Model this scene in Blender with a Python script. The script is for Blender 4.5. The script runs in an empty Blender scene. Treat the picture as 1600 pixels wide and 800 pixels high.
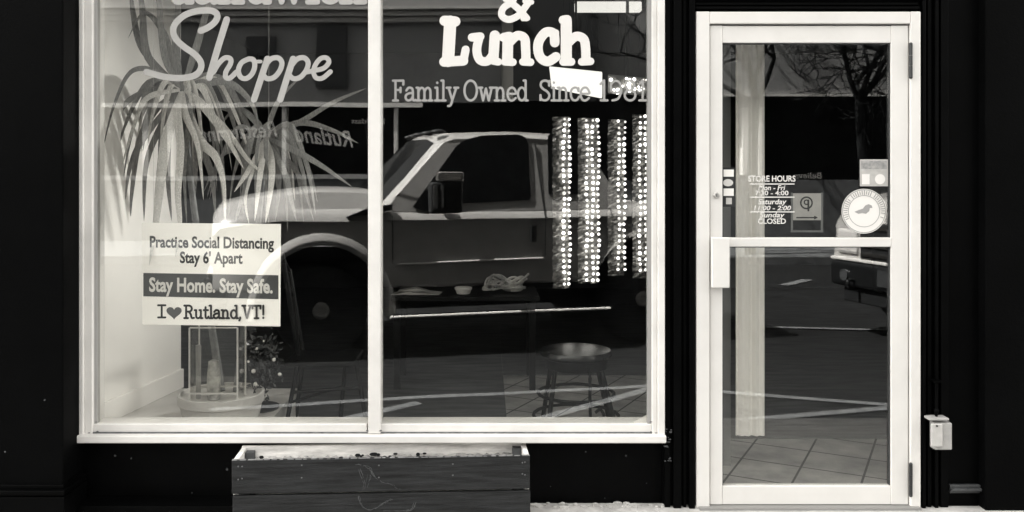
import bpy, bmesh, math, random
from mathutils import Vector, Matrix
random.seed(7)
S = bpy.context.scene
C = S.collection
R = math.radians
# ------------------------------------------------------------------ camera
D = 4.0                       # metres from the lens to the shop glass
M = 0.00285                   # metres per photo pixel on the glass
CX, CY = 760.0, 270.0         # where the optical axis meets the picture
ZC = 1.482                    # lens height above the pavement
cam = bpy.data.objects.new('camera', bpy.data.cameras.new('camera'))
C.objects.link(cam)
cam.location = (0, -D, ZC)
cam.rotation_euler = (R(90), 0, 0)
cam.data.sensor_width = 36
cam.data.lens = 36 * (D / M) / 1600
cam.data.shift_x = (800 - CX) / 1600
cam.data.shift_y = -(400 - CY) / 1600
cam.data.clip_start = 0.02
cam.data.clip_end = 500
S.camera = cam
# ------------------------------------------------------------------ sky, sun, exposure
SUN_EL, SUN_AZ = 52, -79      # azimuth clockwise from +Y: sun from the left, just behind the shop
w = bpy.data.worlds.new('World'); S.world = w; w.use_nodes = True
nt = w.node_tree; nt.nodes.clear()
sky = nt.nodes.new('ShaderNodeTexSky'); sky.sky_type = 'NISHITA'; sky.sun_disc = False
sky.sun_elevation = R(SUN_EL); sky.sun_rotation = R(SUN_AZ)
bw = nt.nodes.new('ShaderNodeRGBToBW')
tint = nt.nodes.new('ShaderNodeMix'); tint.data_type = 'RGBA'; tint.blend_type = 'MULTIPLY'
tint.inputs[0].default_value = 1; tint.inputs[7].default_value = (1, .99, .955, 1)
bg = nt.nodes.new('ShaderNodeBackground'); bg.inputs[1].default_value = 0.15
out = nt.nodes.new('ShaderNodeOutputWorld')
nt.links.new(sky.outputs[0], bw.inputs[0]); nt.links.new(bw.outputs[0], tint.inputs[6])
nt.links.new(tint.outputs[2], bg.inputs[0]); nt.links.new(bg.outputs[0], out.inputs[0])
sl = bpy.data.lights.new('sun', 'SUN'); sl.energy = 4.6; sl.angle = R(0.6); sl.color = (1, .985, .95)
so = bpy.data.objects.new('sun', sl); C.objects.link(so)
sv = Vector((math.sin(R(SUN_AZ)) * math.cos(R(SUN_EL)), math.cos(R(SUN_AZ)) * math.cos(R(SUN_EL)), math.sin(R(SUN_EL))))
so.rotation_euler = sv.to_track_quat('Z', 'Y').to_euler(); so.location = sv * 40
S.view_settings.view_transform = 'Standard'; S.view_settings.look = 'None'
S.view_settings.gamma = 1; S.view_settings.use_curve_mapping = False
S.view_settings.exposure = 3.22

# ------------------------------------------------------------------ helpers
def P(px, py, y=0.0):
    """photo pixel seen at depth y behind the glass plane -> point in the place"""
    k = M * (y + D) / D
    return Vector(((px - CX) * k, y, ZC + (CY - py) * k))
def X(px, y=0.0): return P(px, 0, y).x
def Z(py, y=0.0): return P(0, py, y).z
def tone(v):
    t = min(1, v / .35)
    return (v * (1 + .02 * t - .05 * (1 - t)), v * (1 - .008 * t), v * (1 - .045 * t + .05 * (1 - t)), 1)

MATS = {}
def mat(name, v, rough=.6, spec=.5, var=0.0, scale=6, bump=0.0, bscale=60, metal=0, coat=0, stretch=None, v2=None, detail=6, rvar=0):
    if name in MATS: return MATS[name]
    m = bpy.data.materials.new(name); m.use_nodes = True; MATS[name] = m
    n = m.node_tree.nodes; l = m.node_tree.links; b = n['Principled BSDF']
    b.inputs['Base Color'].default_value = tone(v); b.inputs['Roughness'].default_value = rough
    b.inputs['Specular IOR Level'].default_value = spec; b.inputs['Metallic'].default_value = metal
    b.inputs['Coat Weight'].default_value = coat; b.inputs['Coat Roughness'].default_value = .04
    tc = n.new('ShaderNodeTexCoord'); mp = n.new('ShaderNodeMapping'); l.new(tc.outputs['Object'], mp.inputs[0])
    if stretch: mp.inputs['Scale'].default_value = stretch
    if var or v2 is not None:
        ns = n.new('ShaderNodeTexNoise'); ns.inputs['Scale'].default_value = scale; ns.inputs['Detail'].default_value = detail
        ns.inputs['Roughness'].default_value = .62
        cr = n.new('ShaderNodeValToRGB'); l.new(mp.outputs[0], ns.inputs[0]); l.new(ns.outputs[0], cr.inputs[0])
        cr.color_ramp.elements[0].position = .32; cr.color_ramp.elements[1].position = .68
        lo = v * (1 - var); hi = v * (1 + var) if v2 is None else v2
        cr.color_ramp.elements[0].color = tone(lo); cr.color_ramp.elements[1].color = tone(min(hi, .92))
        l.new(cr.outputs[0], b.inputs['Base Color'])
        if rvar:
            mr = n.new('ShaderNodeMapRange'); mr.inputs[3].default_value = rough - rvar; mr.inputs[4].default_value = rough + rvar
            l.new(ns.outputs[0], mr.inputs[0]); l.new(mr.outputs[0], b.inputs['Roughness'])
    if bump:
        n2 = n.new('ShaderNodeTexNoise'); n2.inputs['Scale'].default_value = bscale; n2.inputs['Detail'].default_value = 4
        bp = n.new('ShaderNodeBump'); bp.inputs['Strength'].default_value = bump; bp.inputs['Distance'].default_value = .01
        l.new(mp.outputs[0], n2.inputs[0]); l.new(n2.outputs[0], bp.inputs['Height']); l.new(bp.outputs[0], b.inputs['Normal'])
    return m
def emit(name, v, s):
    if name in MATS: return MATS[name]
    m = mat(name, v, .5); b = m.node_tree.nodes['Principled BSDF']
    b.inputs['Emission Color'].default_value = (1, .98, .93, 1); b.inputs['Emission Strength'].default_value = s
    return m
def glass(name, f0, clear, wave=0.0, wscale=1.2):
    m = bpy.data.materials.new(name); m.use_nodes = True; n = m.node_tree.nodes; l = m.node_tree.links; n.clear()
    o = n.new('ShaderNodeOutputMaterial'); mx = n.new('ShaderNodeMixShader')
    t = n.new('ShaderNodeBsdfTransparent'); t.inputs[0].default_value = (clear, clear, clear * .985, 1)
    g = n.new('ShaderNodeBsdfGlossy'); g.inputs['Roughness'].default_value = 0.0; g.inputs[0].default_value = (1, 1, 1, 1)
    lw = n.new('ShaderNodeLayerWeight'); pw = n.new('ShaderNodeMath'); pw.operation = 'POWER'; pw.inputs[1].default_value = 5
    ma = n.new('ShaderNodeMath'); ma.operation = 'MULTIPLY_ADD'; ma.inputs[1].default_value = 1 - f0; ma.inputs[2].default_value = f0; ma.use_clamp = True
    l.new(lw.outputs['Facing'], pw.inputs[0]); l.new(pw.outputs[0], ma.inputs[0]); l.new(ma.outputs[0], mx.inputs[0])
    l.new(t.outputs[0], mx.inputs[1]); l.new(g.outputs[0], mx.inputs[2]); l.new(mx.outputs[0], o.inputs[0])
    if wave:
        tc = n.new('ShaderNodeTexCoord'); ns = n.new('ShaderNodeTexNoise'); ns.inputs['Scale'].default_value = wscale; ns.inputs['Detail'].default_value = 1
        bp = n.new('ShaderNodeBump'); bp.inputs['Strength'].default_value = 1; bp.inputs['Distance'].default_value = wave
        l.new(tc.outputs['Object'], ns.inputs[0]); l.new(ns.outputs[0], bp.inputs['Height']); l.new(bp.outputs[0], g.inputs['Normal'])
    return m

class MB:
    def __init__(s): s.v = []; s.f = []
    def add(s, vs, fs):
        o = len(s.v); s.v += [Vector(v) for v in vs]; s.f += [tuple(i + o for i in f) for f in fs]; return s
    def box(s, x0, x1, y0, y1, z0, z1):
        x0, x1 = sorted((x0, x1)); y0, y1 = sorted((y0, y1)); z0, z1 = sorted((z0, z1))
        return s.add([(x0,y0,z0),(x1,y0,z0),(x1,y1,z0),(x0,y1,z0),(x0,y0,z1),(x1,y0,z1),(x1,y1,z1),(x0,y1,z1)],
              [(0,3,2,1),(4,5,6,7),(0,1,5,4),(1,2,6,5),(2,3,7,6),(3,0,4,7)])
    def prism(s, poly, y0, y1, f=None):
        """poly of (a,b) swept from y0 to y1; f maps (a,y,b) to a point"""
        f = f or (lambda a, y, b: (a, y, b)); n = len(poly)
        vs = [f(a, y0, b) for a, b in poly] + [f(a, y1, b) for a, b in poly]
        fs = [tuple(range(n)), tuple(range(2 * n - 1, n - 1, -1))] + [(i, i + n, (i + 1) % n + n, (i + 1) % n) for i in range(n)]
        return s.add(vs, fs)
    def tube(s, pts, r, n=8, r1=None, caps=True):
        pts = [Vector(p) for p in pts]; m = len(pts); vs = []; fs = []; up = None
        for i, p in enumerate(pts):
            d = (pts[min(i + 1, m - 1)] - pts[max(i - 1, 0)]).normalized()
            if up is None: up = d.orthogonal().normalized()
            up = (up - d * up.dot(d)); up = up.normalized() if up.length > 1e-6 else d.orthogonal().normalized()
            q = d.cross(up); rr = r if r1 is None else r + (r1 - r) * i / (m - 1)
            vs += [p + (up * math.cos(6.28318 * j / n) + q * math.sin(6.28318 * j / n)) * rr for j in range(n)]
        for i in range(m - 1):
            fs += [(i*n+j, i*n+(j+1)%n, (i+1)*n+(j+1)%n, (i+1)*n+j) for j in range(n)]
        if caps: fs += [tuple(range(n - 1, -1, -1)), tuple((m - 1) * n + j for j in range(n))]
        return s.add(vs, fs)
    def lathe(s, prof, c, n=24, axis='z'):
        vs = []; fs = []; m = len(prof)
        for r, h in prof:
            for j in range(n):
                a = 6.28318531 * j / n; ca, sa = r * math.cos(a), r * math.sin(a)
                vs.append(Vector(c) + Vector({'z': (ca, sa, h), 'y': (ca, h, sa), 'x': (h, ca, sa)}[axis]))
        for i in range(m - 1):
            fs += [(i*n+j, i*n+(j+1)%n, (i+1)*n+(j+1)%n, (i+1)*n+j) for j in range(n)]
        fs += [tuple(range(n - 1, -1, -1)), tuple((m - 1) * n + j for j in range(n))]
        return s.add(vs, fs)
    def ball(s, c, r, n=8, sc=(1, 1, 1)):
        prof = [(max(r * math.sin(math.pi * i / n), r * .02), -r * math.cos(math.pi * i / n)) for i in range(n + 1)]
        o = len(s.v); s.lathe(prof, (0, 0, 0), max(8, n * 2))
        for i in range(o, len(s.v)): s.v[i] = Vector((s.v[i].x * sc[0], s.v[i].y * sc[1], s.v[i].z * sc[2])) + Vector(c)
        return s
    def build(s, name, m, parent=None, bevel=0.0, smooth=False, loc=None, seg=2, xf=None):
        me = bpy.data.meshes.new(name); base = Vector(loc) if loc is not None else Vector((0, 0, 0))
        if parent is not None and loc is None: base = Vector(parent['_b'])
        vs = [(xf @ v if xf else v) for v in s.v]
        me.from_pydata([tuple(v - base) for v in vs], [], s.f)
        bm = bmesh.new(); bm.from_mesh(me); bmesh.ops.recalc_face_normals(bm, faces=bm.faces); bm.to_mesh(me); bm.free()
        me.materials.append(m)
        if smooth:
            for p in me.polygons: p.use_smooth = True
        o = bpy.data.objects.new(name, me); C.objects.link(o)
        if parent is not None:
            o.parent = parent; o.location = base - Vector(parent['_b'])
        else: o.location = base
        o['_b'] = tuple(base)
        if bevel:
            b = o.modifiers.new('bevel', 'BEVEL'); b.width = bevel; b.segments = seg; b.limit_method = 'ANGLE'; b.angle_limit = R(40)
        return o
def tag(o, label=None, cat=None, group=None, kind=None):
    for k, v in (('label', label), ('category', cat), ('group', group), ('kind', kind)):
        if v: o[k] = v
    return o
def thing(name, loc, label, cat, group=None):
    o = bpy.data.objects.new(name, None); C.objects.link(o); o.location = loc; o['_b'] = tuple(loc); o.empty_display_size = .1
    return tag(o, label, cat, group)
def children(o): return [c for c in bpy.data.objects if c.parent == o]
def copy_tree(o, parent=None):
    c = o.copy(); C.objects.link(c); c.parent = parent
    for ch in children(o): copy_tree(ch, c)
    return c
def smooth_poly(pts, n=8):
    pts = [Vector(p) for p in pts]
    if len(pts) < 3: return pts
    o = []
    for i in range(len(pts) - 1):
        a, b, c, d = pts[max(i-1,0)], pts[i], pts[i+1], pts[min(i+2,len(pts)-1)]
        for j in range(n):
            t = j / n
            o.append(.5 * ((2*b) + (c-a)*t + (2*a-5*b+4*c-d)*t*t + (3*b-a-3*c+d)*t*t*t))
    return o + [pts[-1]]
class Ink:
    """brush strokes laid on an upright sheet; points are (x,z) in metres"""
    def __init__(s, y, step=-.00012): s.m = MB(); s.y = y; s.k = 0; s.step = step
    def stroke(s, pts, w, sm=True, cap=True):
        pts = [Vector((p[0], p[1])) for p in pts]
        if sm: pts = [Vector((p[0], p[1])) for p in smooth_poly([(p.x, p.y, 0) for p in pts], 7)]
        q = [pts[0]]
        for p in pts[1:]:
            if (p - q[-1]).length > 1e-5: q.append(p)
        pts = q; y = s.y + s.step * s.k; s.k += 1; h = w / 2; gy = s.step * .8; L = []; Rr = []; n = len(pts)
        for i, p in enumerate(pts):
            d = (pts[min(i+1,n-1)] - pts[max(i-1,0)]).normalized(); nn = Vector((-d.y, d.x)); L.append(p + nn*h); Rr.append(p - nn*h)
        poly = []
        if cap:
            d = (pts[1]-pts[0]).normalized(); a0 = math.atan2(d.y, d.x)
            c0 = [pts[0] + Vector((math.cos(a0 - math.pi/2 - t*math.pi/6), math.sin(a0 - math.pi/2 - t*math.pi/6)))*h for t in range(1, 6)]
            d = (pts[-1]-pts[-2]).normalized(); a1 = math.atan2(d.y, d.x)
            c1 = [pts[-1] + Vector((math.cos(a1 + math.pi/2 - t*math.pi/6), math.sin(a1 + math.pi/2 - t*math.pi/6)))*h for t in range(1, 6)]
        vs = []; fs = []
        for i in range(n): vs += [(L[i].x, y + gy*i/n, L[i].y), (Rr[i].x, y + gy*i/n, Rr[i].y)]
        fs = [(2*i, 2*i+1, 2*i+3, 2*i+2) for i in range(n-1)]
        if cap:
            o = len(vs); vs += [(c.x, y, c.y) for c in c0]; fs.append((1,) + tuple(o+j for j in range(5)) + (0,))
            o = len(vs); vs += [(c.x, y + gy*(n-1)/n, c.y) for c in c1]; fs.append((2*n-2,) + tuple(o+j for j in range(5)) + (2*n-1,))
        s.m.add(vs, fs)
    def disc(s, c, r, n=28):
        y = s.y + s.step * s.k; s.k += 1
        s.m.add([(c[0]+r*math.cos(6.2832*i/n), y, c[1]+r*math.sin(6.2832*i/n)) for i in range(n)], [tuple(range(n))])
    def poly(s, pts):
        y = s.y + s.step * s.k; s.k += 1; s.m.add([(p[0], y, p[1]) for p in pts], [tuple(range(len(pts)))])
    def build(s, name, m, parent=None, loc=None, xf=None): return s.m.build(name, m, parent, loc=loc, xf=xf)
def arc(cx, cy, rx, ry, a0, a1, n=12): return [(cx + rx*math.cos(R(a0+(a1-a0)*i/n)), cy + ry*math.sin(R(a0+(a1-a0)*i/n))) for i in range(n+1)]
def foot(x, w=.13, y=0): return [(x-w, y), (x+w, y)]
X_ = .64
def hump(x, wd=.36): return [(x,.40),(x+.06,.55),(x+wd*.55,.64),(x+wd*.9,.56),(x+wd,.40),(x+wd,0)]
GLY = {   # slab letters as strokes: cap height 1, x height .64 ; (width, strokes)
 'F': (.72, [[(.15,0),(.15,1)], foot(.15,.15), [(0,1),(.62,1)], [(.62,1),(.62,.80)], [(.15,.53),(.45,.53)], [(.45,.64),(.45,.42)]]),
 'O': (.86, [arc(.4,.5,.37,.5,90,450,20)]),
 'S': (.66, [[(.56,.74),(.52,.92),(.33,1.0),(.12,.93),(.07,.74),(.2,.58),(.42,.46),(.56,.28),(.50,.08),(.3,0),(.1,.07),(.05,.26)], [(.57,.98),(.57,.74)], [(.05,.02),(.05,.26)]]),
 'I': (.42, [[(.17,0),(.17,1)], foot(.17,.17), foot(.17,.17,1)]),
 'R': (.84, [[(.15,0),(.15,1)], foot(.15,.15), [(0,1),(.38,1)], arc(.38,.76,.24,.24,90,-90,10), [(.38,.52),(.15,.52)], [(.36,.52),(.52,.34),(.60,.06),(.68,0),(.80,.02)]]),
 'V': (.80, [[(.12,1),(.38,.0)], [(.66,1),(.38,.0)], foot(.12,.13,1), foot(.66,.13,1)]),
 'T': (.80, [[(.37,0),(.37,1)], foot(.37,.16), [(.04,1),(.70,1)], [(.04,1),(.04,.78)], [(.70,1),(.70,.78)]]),
 'a': (.66, [[(.08,.50),(.22,.64),(.42,.60),(.47,.42),(.47,.12),(.52,0),(.62,.03)], [(.47,.37),(.24,.36),(.06,.26),(.05,.10),(.18,0),(.36,.05),(.47,.20)]]),
 'c': (.58, [[(.50,.46),(.42,.61),(.27,.64),(.10,.54),(.05,.32),(.12,.08),(.28,0),(.44,.05),(.52,.18)], [(.50,.62),(.50,.46)]]),
 'd': (.70, [[(.52,0),(.52,1)], [(.40,1),(.52,1)], [(.52,0),(.64,0)], arc(.29,.32,.23,.32,0,360,16)]),
 'e': (.60, [[(.05,.34),(.52,.34),(.50,.50),(.38,.63),(.20,.62),(.06,.46),(.05,.22),(.16,.03),(.34,0),(.52,.12)]]),
 'i': (.36, [[(.17,0),(.17,.64)], [(.05,.64),(.17,.64)], foot(.17), [(.17,.88),(.17,.90)]]),
 'l': (.36, [[(.17,0),(.17,1)], [(.05,1),(.17,1)], foot(.17)]),
 'm': (1.10, [[(.14,0),(.14,.64)], [(.03,.64),(.14,.64)], foot(.14,.11), hump(.14), foot(.50,.11), hump(.50), foot(.86,.11)]),
 'n': (.74, [[(.14,0),(.14,.64)], [(.03,.64),(.14,.64)], foot(.14,.12), hump(.14,.38), foot(.53,.12)]),
 'o': (.64, [arc(.29,.32,.25,.32,90,450,16)]),
 's': (.52, [[(.42,.48),(.36,.61),(.22,.64),(.08,.57),(.09,.43),(.25,.34),(.42,.24),(.42,.08),(.26,0),(.10,.04),(.06,.18)]]),
 't': (.46, [[(.18,.88),(.18,.15),(.24,.01),(.36,.02),(.42,.12)], [(.03,.64),(.38,.64)]]),
 'u': (.74, [[(.14,.64),(.14,.20),(.20,.03),(.33,0),(.46,.08),(.53,.24)], [(.53,.64),(.53,0)], [(.03,.64),(.14,.64)], [(.42,.64),(.53,.64)], [(.53,0),(.66,0)]]),
 'w': (.96, [[(.12,.64),(.28,0)], [(.45,.60),(.28,0)], [(.45,.60),(.62,0)], [(.80,.64),(.62,0)], foot(.12,.11,.64), foot(.80,.11,.64)]),
 'y': (.70, [[(.12,.64),(.34,.02)], [(.58,.64),(.34,.0),(.24,-.24),(.10,-.28)], foot(.12,.12,.64), foot(.58,.12,.64)]),
 'h': (.74, [[(.14,0),(.14,1)], [(.02,1),(.14,1)], foot(.14,.12), hump(.14,.38), foot(.53,.12)]),
 '1': (.46, [[(.06,.82),(.22,1)], [(.22,1),(.22,0)], foot(.22,.15)]),
 '9': (.64, [arc(.29,.68,.23,.30,0,360,16), [(.52,.68),(.50,.35),(.38,.08),(.14,0)]]),
 '8': (.64, [arc(.29,.75,.19,.24,90,450,14), arc(.29,.26,.24,.26,90,450,14)]),
 ',': (.30, [[(.12,.06),(.12,-.02),(.05,-.18)]]),
 '!': (.30, [[(.13,.30),(.13,1)], [(.13,.02),(.13,.05)]]),
 ' ': (.34, []),
}
def slab(ink, text, px0, px1, pyb, cap, y, wpx, rot=0):
    """slab-serif line between photo columns px0..px1 on baseline pyb; cap height and stroke width in pixels"""
    tot = sum(GLY[c][0] for c in text); k = M * (y + D) / D; sx = (px1 - px0) / tot; x = 0
    for c in text:
        wd, st = GLY[c]
        for s in st:
            pts = [P(px0 + (x + a) * sx, pyb - b * cap + rot * (px0 + x*sx), y) for a, b in s]
            ink.stroke([(p.x, p.z) for p in pts], wpx * k, sm=len(s) > 2)
        x += wd
def letters(name, text, px0, px1, pyb, cap, y, m, parent, shear=0, bold=0.0, rot=0, flip=False, center=None):
    """line of plain type fitted to photo columns px0..px1, baseline pyb, cap height in px"""
    cu = bpy.data.curves.new(name, 'FONT'); cu.body = text; cu.shear = shear; cu.offset = bold; cu.resolution_u = 3
    t = bpy.data.objects.new(name, cu); C.objects.link(t); bpy.context.view_layer.update()
    me = bpy.data.meshes.new_from_object(t.evaluated_get(bpy.context.evaluated_depsgraph_get())); bpy.data.objects.remove(t)
    xs = [v.co.x for v in me.vertices]; x0, x1 = min(xs), max(xs); k = M * (y + D) / D
    sx = (px1 - px0) * k / (x1 - x0); sz = cap * k / .69; o = P(px0, pyb, y); base = Vector(parent['_b'])
    for v in me.vertices:
        a, b = (v.co.x - x0) * sx, v.co.y * sz
        v.co = Vector((o.x + a, y, o.z + b + rot * a)) - base
    me.name = name; me.materials.clear(); me.materials.append(m)
    ob = bpy.data.objects.new(name, me); C.objects.link(ob); ob.parent = parent; ob['_b'] = tuple(base)
    return ob

# ------------------------------------------------------------------ materials
black = mat('black_gloss_paint', .0012, .45, .04, .35, 5, .05, 90, rvar=.12)
greenblack = mat('green_black_paint', .0014, .6, .03, .3, 3, .12, 120)
bulk = mat('bulkhead_paint', .0012, .5, .05, .4, 8, .05, 60)
white = mat('white_frame_paint', .66, .45, .4, .09, 3.5, .03, 40)
white2 = mat('white_door_paint', .64, .42, .4, .06, 3, .02, 40)
seam = mat('dark_seam', .02, .8)
rubber = mat('glazing_rubber', .03, .6)
steel = mat('steel', .35, .35, .5, metal=.8)
darkmetal = mat('dark_metal', .03, .4, .5, metal=.4)
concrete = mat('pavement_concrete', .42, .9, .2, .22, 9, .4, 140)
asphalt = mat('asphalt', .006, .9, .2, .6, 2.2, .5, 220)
paintline = mat('road_paint', .12, .8, .3, .3, 12)
kerbstone = mat('kerb_granite', .36, .8, .3, .25, 30)
letterw = mat('white_letter_paint', .66, .5)
letterg = mat('cream_letter_paint', .36, .5, var=.06, scale=20)
letterf = mat('grey_letter_paint', .30, .5)
ink_ = mat('sign_ink', .015, .6)
glz = glass('window_glass', .062, .975, .0012, 1.3)
glz2 = glass('door_glass', .058, .97, .0005, 1.0)

# ------------------------------------------------------------------ ground
YS = -1.42            # kerb line
ZST = -.2             # street level
m = MB().box(-40, 40, YS + .15, .15, -.4, 0); tag(m.build('pavement', concrete), kind='structure')
m = MB().box(-40, 40, YS, YS + .15, -.4, .004); tag(m.build('kerb', kerbstone, bevel=.015), kind='structure')
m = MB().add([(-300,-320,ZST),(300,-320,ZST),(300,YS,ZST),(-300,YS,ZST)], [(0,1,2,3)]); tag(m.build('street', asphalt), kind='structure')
def ground(px, py, zg=ZST):
    """point of the street whose mirror image shows at this pixel"""
    r = (ZC - zg) / ((py - CY) * M); yv = r * D - D
    return Vector(((px - CX) * M * r, -yv, zg))
m = MB()
for k, (a, b, wd) in enumerate([((330,640),(1040,601),.085), ((480,668),(655,631),.10), ((790,672),(1025,605),.10), ((1100,612),(1420,637),.09), ((1100,664),(1420,637),.09),
             ((1225,447),(1262,438),.16), ((1195,513),(1400,518),.09)]):
    A, B = ground(*a), ground(*b); d = (B - A).normalized(); n = Vector((-d.y, d.x, 0)) * wd / 2; z = Vector((0, 0, .004 + .002 * k))
    m.add([A-n+z, B-n+z, B+n+z, A+n+z], [(0,1,2,3)])
tag(m.build('road_marking', paintline), kind='structure')
YF = -12.4
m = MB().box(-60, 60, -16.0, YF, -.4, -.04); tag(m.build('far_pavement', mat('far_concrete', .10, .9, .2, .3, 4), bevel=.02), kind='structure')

# ------------------------------------------------------------------ shop building
PR = .19                                    # how far the piers stand forward
xl, xr = X(130), X(1528)
b0 = Vector((0, 0, 0))
shop = thing('shop_building', (0, 0, 0), 'black painted shop front with square piers and panelled trim around the white window and door', 'building')
zt = 2.62                                   # head of the show window
pier = MB().box(-4.2, xl, -PR, .22, .30-.172, zt+.6)
pl = pier.build('pier', greenblack, shop, bevel=.006)
m = MB(); zb = Z(762, -PR)
for (o_, za, zb_) in ((.030, -.1, .0), (.022, .0, .012), (.036, .012, .028), (.014, .028, .046)):
    m.box(-4.2, xl + o_*.6, -PR - o_, .0, zb - .03 + za, zb - .03 + zb_)
m.build('base_molding', black, pl, bevel=.003)
pier = MB().box(xr, 5.4, -.062, .22, 0, zt+.6); pr_ = pier.build('pier', greenblack, shop, bevel=.006)
m = MB(); zb2 = Z(766, -.03)
for (o_, za, zb_) in ((.012, -.018, -.004), (.030, -.004, .008), (.018, .008, .020)): m.box(X(1481), xr - .0005, -.0055 - o_, -.0045, zb2 + za, zb2 + zb_)
m.build('base_molding', mat('worn_molding_paint', .040, .6, var=.4, scale=25), pr_, bevel=.002)
chip = mat('paint_chip', .06, .9, var=.4, scale=40)
def chips(par, lst, yy, sd):
    rnd = random.Random(sd)
    for px, py, r in lst:
        q = MB()
        c = P(px, py, yy); n = 7
        pts = [(c.x + r*M*(1 + rnd.uniform(-.4, .4))*math.cos(6.283*i/n), c.z + r*M*(1 + rnd.uniform(-.4, .4))*math.sin(6.283*i/n)) for i in range(n)]
        q.prism(pts, yy - .0012, yy + .001); q.build('paint_chip', chip, par)
chips(pl, [(8, 706, 1.6), (70, 625, 1.4)], -PR, 1)
xw1, xd0, xd1 = X(1036), X(1085), X(1433)
m = MB().box(xl, xw1, .03, .2, -.05, Z(694)).box(xl + .002, X(372), -.085, .0295, -.05, .03); bh = m.build('bulkhead', bulk, shop)
for (a, c) in ((175, 734), (975, 737)):
    q = P(a, c, .03); MB().lathe([(.012, 0), (.011, .004), (.005, .007)][::1], (q.x, q.y - .0, q.z), 14, 'y').build('screw', steel, bh, xf=Matrix.Translation((0, 0.001, 0)))
    
chips(bh, [(180, 712, 1.6), (205, 716, 1.2), (355, 733, 1.8), (300, 770, .8), (915, 706, 1.2), (978, 712, 1.4), (860, 760, .9), (1010, 755, .8), (945, 778, .9)], .03, 2)
m = MB().box(xw1, xd0, -.005, .2, 0, zt)                    # casing between window and door
for a, c, d_ in ((1037, 1046, .018), (1050, 1062, .030), (1066, 1071, .018), (1074, 1083, .034)): m.box(X(a), X(c), -.005 - d_, -.004, 0.0, zt - .002)
m.build('door_casing', black, shop, bevel=.002)
rr_ = random.Random(4)
for i in range(16):
    c = P(rr_.uniform(1036, 1048), rr_.choice((674, 682, 690, 700, 716, 722)) + rr_.uniform(-3, 3), -.03); a = rr_.uniform(.004, .016); q = MB().box(c.x, c.x + a, -.0265 - rr_.uniform(0, .004), -.0225, c.z, c.z + rr_.uniform(.0015, .006)); q.build('peeling_paint', chip, shop)
m = MB().box(xd1, xr, -.005, .2, 0, zt)
for a, c, d_ in ((1436, 1441, .03), (1446, 1452, .016), (1456, 1461, .026), (1466, 1478, .018)): m.box(X(a), X(c), -.005 - d_, -.004, 0, zt - .002)
m.build('door_casing', black, shop, bevel=.002)
m = MB().box(xd0, xd1, .0, .2, Z(19), zt)
for a, c, d_ in ((16, 12, .03), (9, 5, .018), (0, -14, .03), (-20, -60, .02)): m.box(xd0 + .001, xd1 - .001, -d_, .001, Z(a), Z(c))
m.build('door_head', black, shop, bevel=.002)
m = MB().box(xl, xr, -.10, .22, zt, zt + .6); m.build('fascia', black, shop, bevel=.01)
m = MB().box(-4.2, 5.4, -.12, .25, zt + .605, 10.4); m.build('upper_wall', mat('upper_brick', .10, .85, .3, .3, 20, .4, 60), shop)  # unseen above the shop; made this tall so its shade covers the kerb
m = MB().box(-4.3, 5.5, -.35, .25, 10.405, 10.7).box(-4.25, 5.45, -.25, .25, 10.2, 10.40); m.build('cornice', black, shop, bevel=.02)
m = MB().box(-40, -4.31, -.02, .3, 0, 10.6); tag(m.build('neighbour_building', mat('neighbour_brick', .09, .85, .3, .3, 20, .4, 60)), 'plain brick neighbour building left of the black shop front', 'building')  # unseen; raised with the upper wall to lengthen the shade
m = MB().box(5.51, 40, -.02, .3, 0, 10.6); tag(m.build('neighbour_building', MATS['neighbour_brick']), 'plain brick neighbour building right of the black shop front', 'building')  # unseen; same raised height, for the shade

# ------------------------------------------------------------------ show window
win = thing('show_window', (X(582), 0, Z(694)), 'wide white framed shop window of two panes with painted lettering above the planter', 'window')
win['_b'] = tuple(win.location)
m = MB().box(xl, X(137), -.045, .10, Z(690, -.045), zt).box(X(137), X(149), -.03, .10, Z(686), zt)
m.box(X(1025), xw1, -.045, .10, Z(690, -.045), zt).box(X(1017), X(1025), -.03, .10, Z(686), zt)
m.box(X(137), X(1025), -.045, .10, zt - .05, zt - .001)
m.build('frame', white, win, bevel=.004)
m = MB().box(X(149) , X(574), -.022, .1, Z(684), Z(663, -.022)).box(X(595), X(1017), -.022, .1, Z(684), Z(663, -.022))
m.build('inner_sill', white, win, bevel=.003)
m = MB().box(xl - .004, xw1 + .003, -.062, .1, Z(693, -.062), Z(681, -.062)); m.build('sill', white, win, bevel=.005)
m = MB().box(X(149), X(1017), -.028, .03, Z(682, -.062), Z(675.3, -.028)); m.build('sill_seam', mat('grimy_seam', .12, .8, var=.4, scale=30), win)
m = MB().box(X(575, -.04), X(594.5, -.04), -.04, .06, Z(678, -.04), zt - .05)
m.build('mullion', white, win, bevel=.004)
gm = mat('corner_grime', .10, .9, var=.6, scale=60); rr_ = random.Random(12)
for px, py in ((574, 677), (594, 677), (150, 679), (148, 664), (1018, 679), (137, 681), (1026, 681), (1018, 664)):
    c = P(px, py - 3, -.045); a = rr_.uniform(.002, .004); MB().prism([(c.x - a*2.2, c.z), (c.x, c.z - a*.6), (c.x + a*2, c.z + a*.2), (c.x, c.z + a*1.2)], -.0406 if px in (574, 594) else -.0312, -.0295).build('corner_grime', gm, win)
m = MB().box(X(149), X(153), -.012, .02, Z(662.5), zt-.05).box(X(1011), X(1017), -.012, .02, Z(662.5), zt-.05)
m.build('glazing_bead', mat('bead_grey', .3, .5), win)
m = MB().prism([(X(985), Z(662)), (X(1011)-.0005, Z(662)), (X(1011)-.0005, Z(649))], .0045, .008); m.build('corner_patch', white, win)
def pane(px0, px1, y0, name, par, mt, za, zb):
    return MB().box(X(px0), X(px1), y0, y0 + .006, za, zb).build(name, mt, par)
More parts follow.
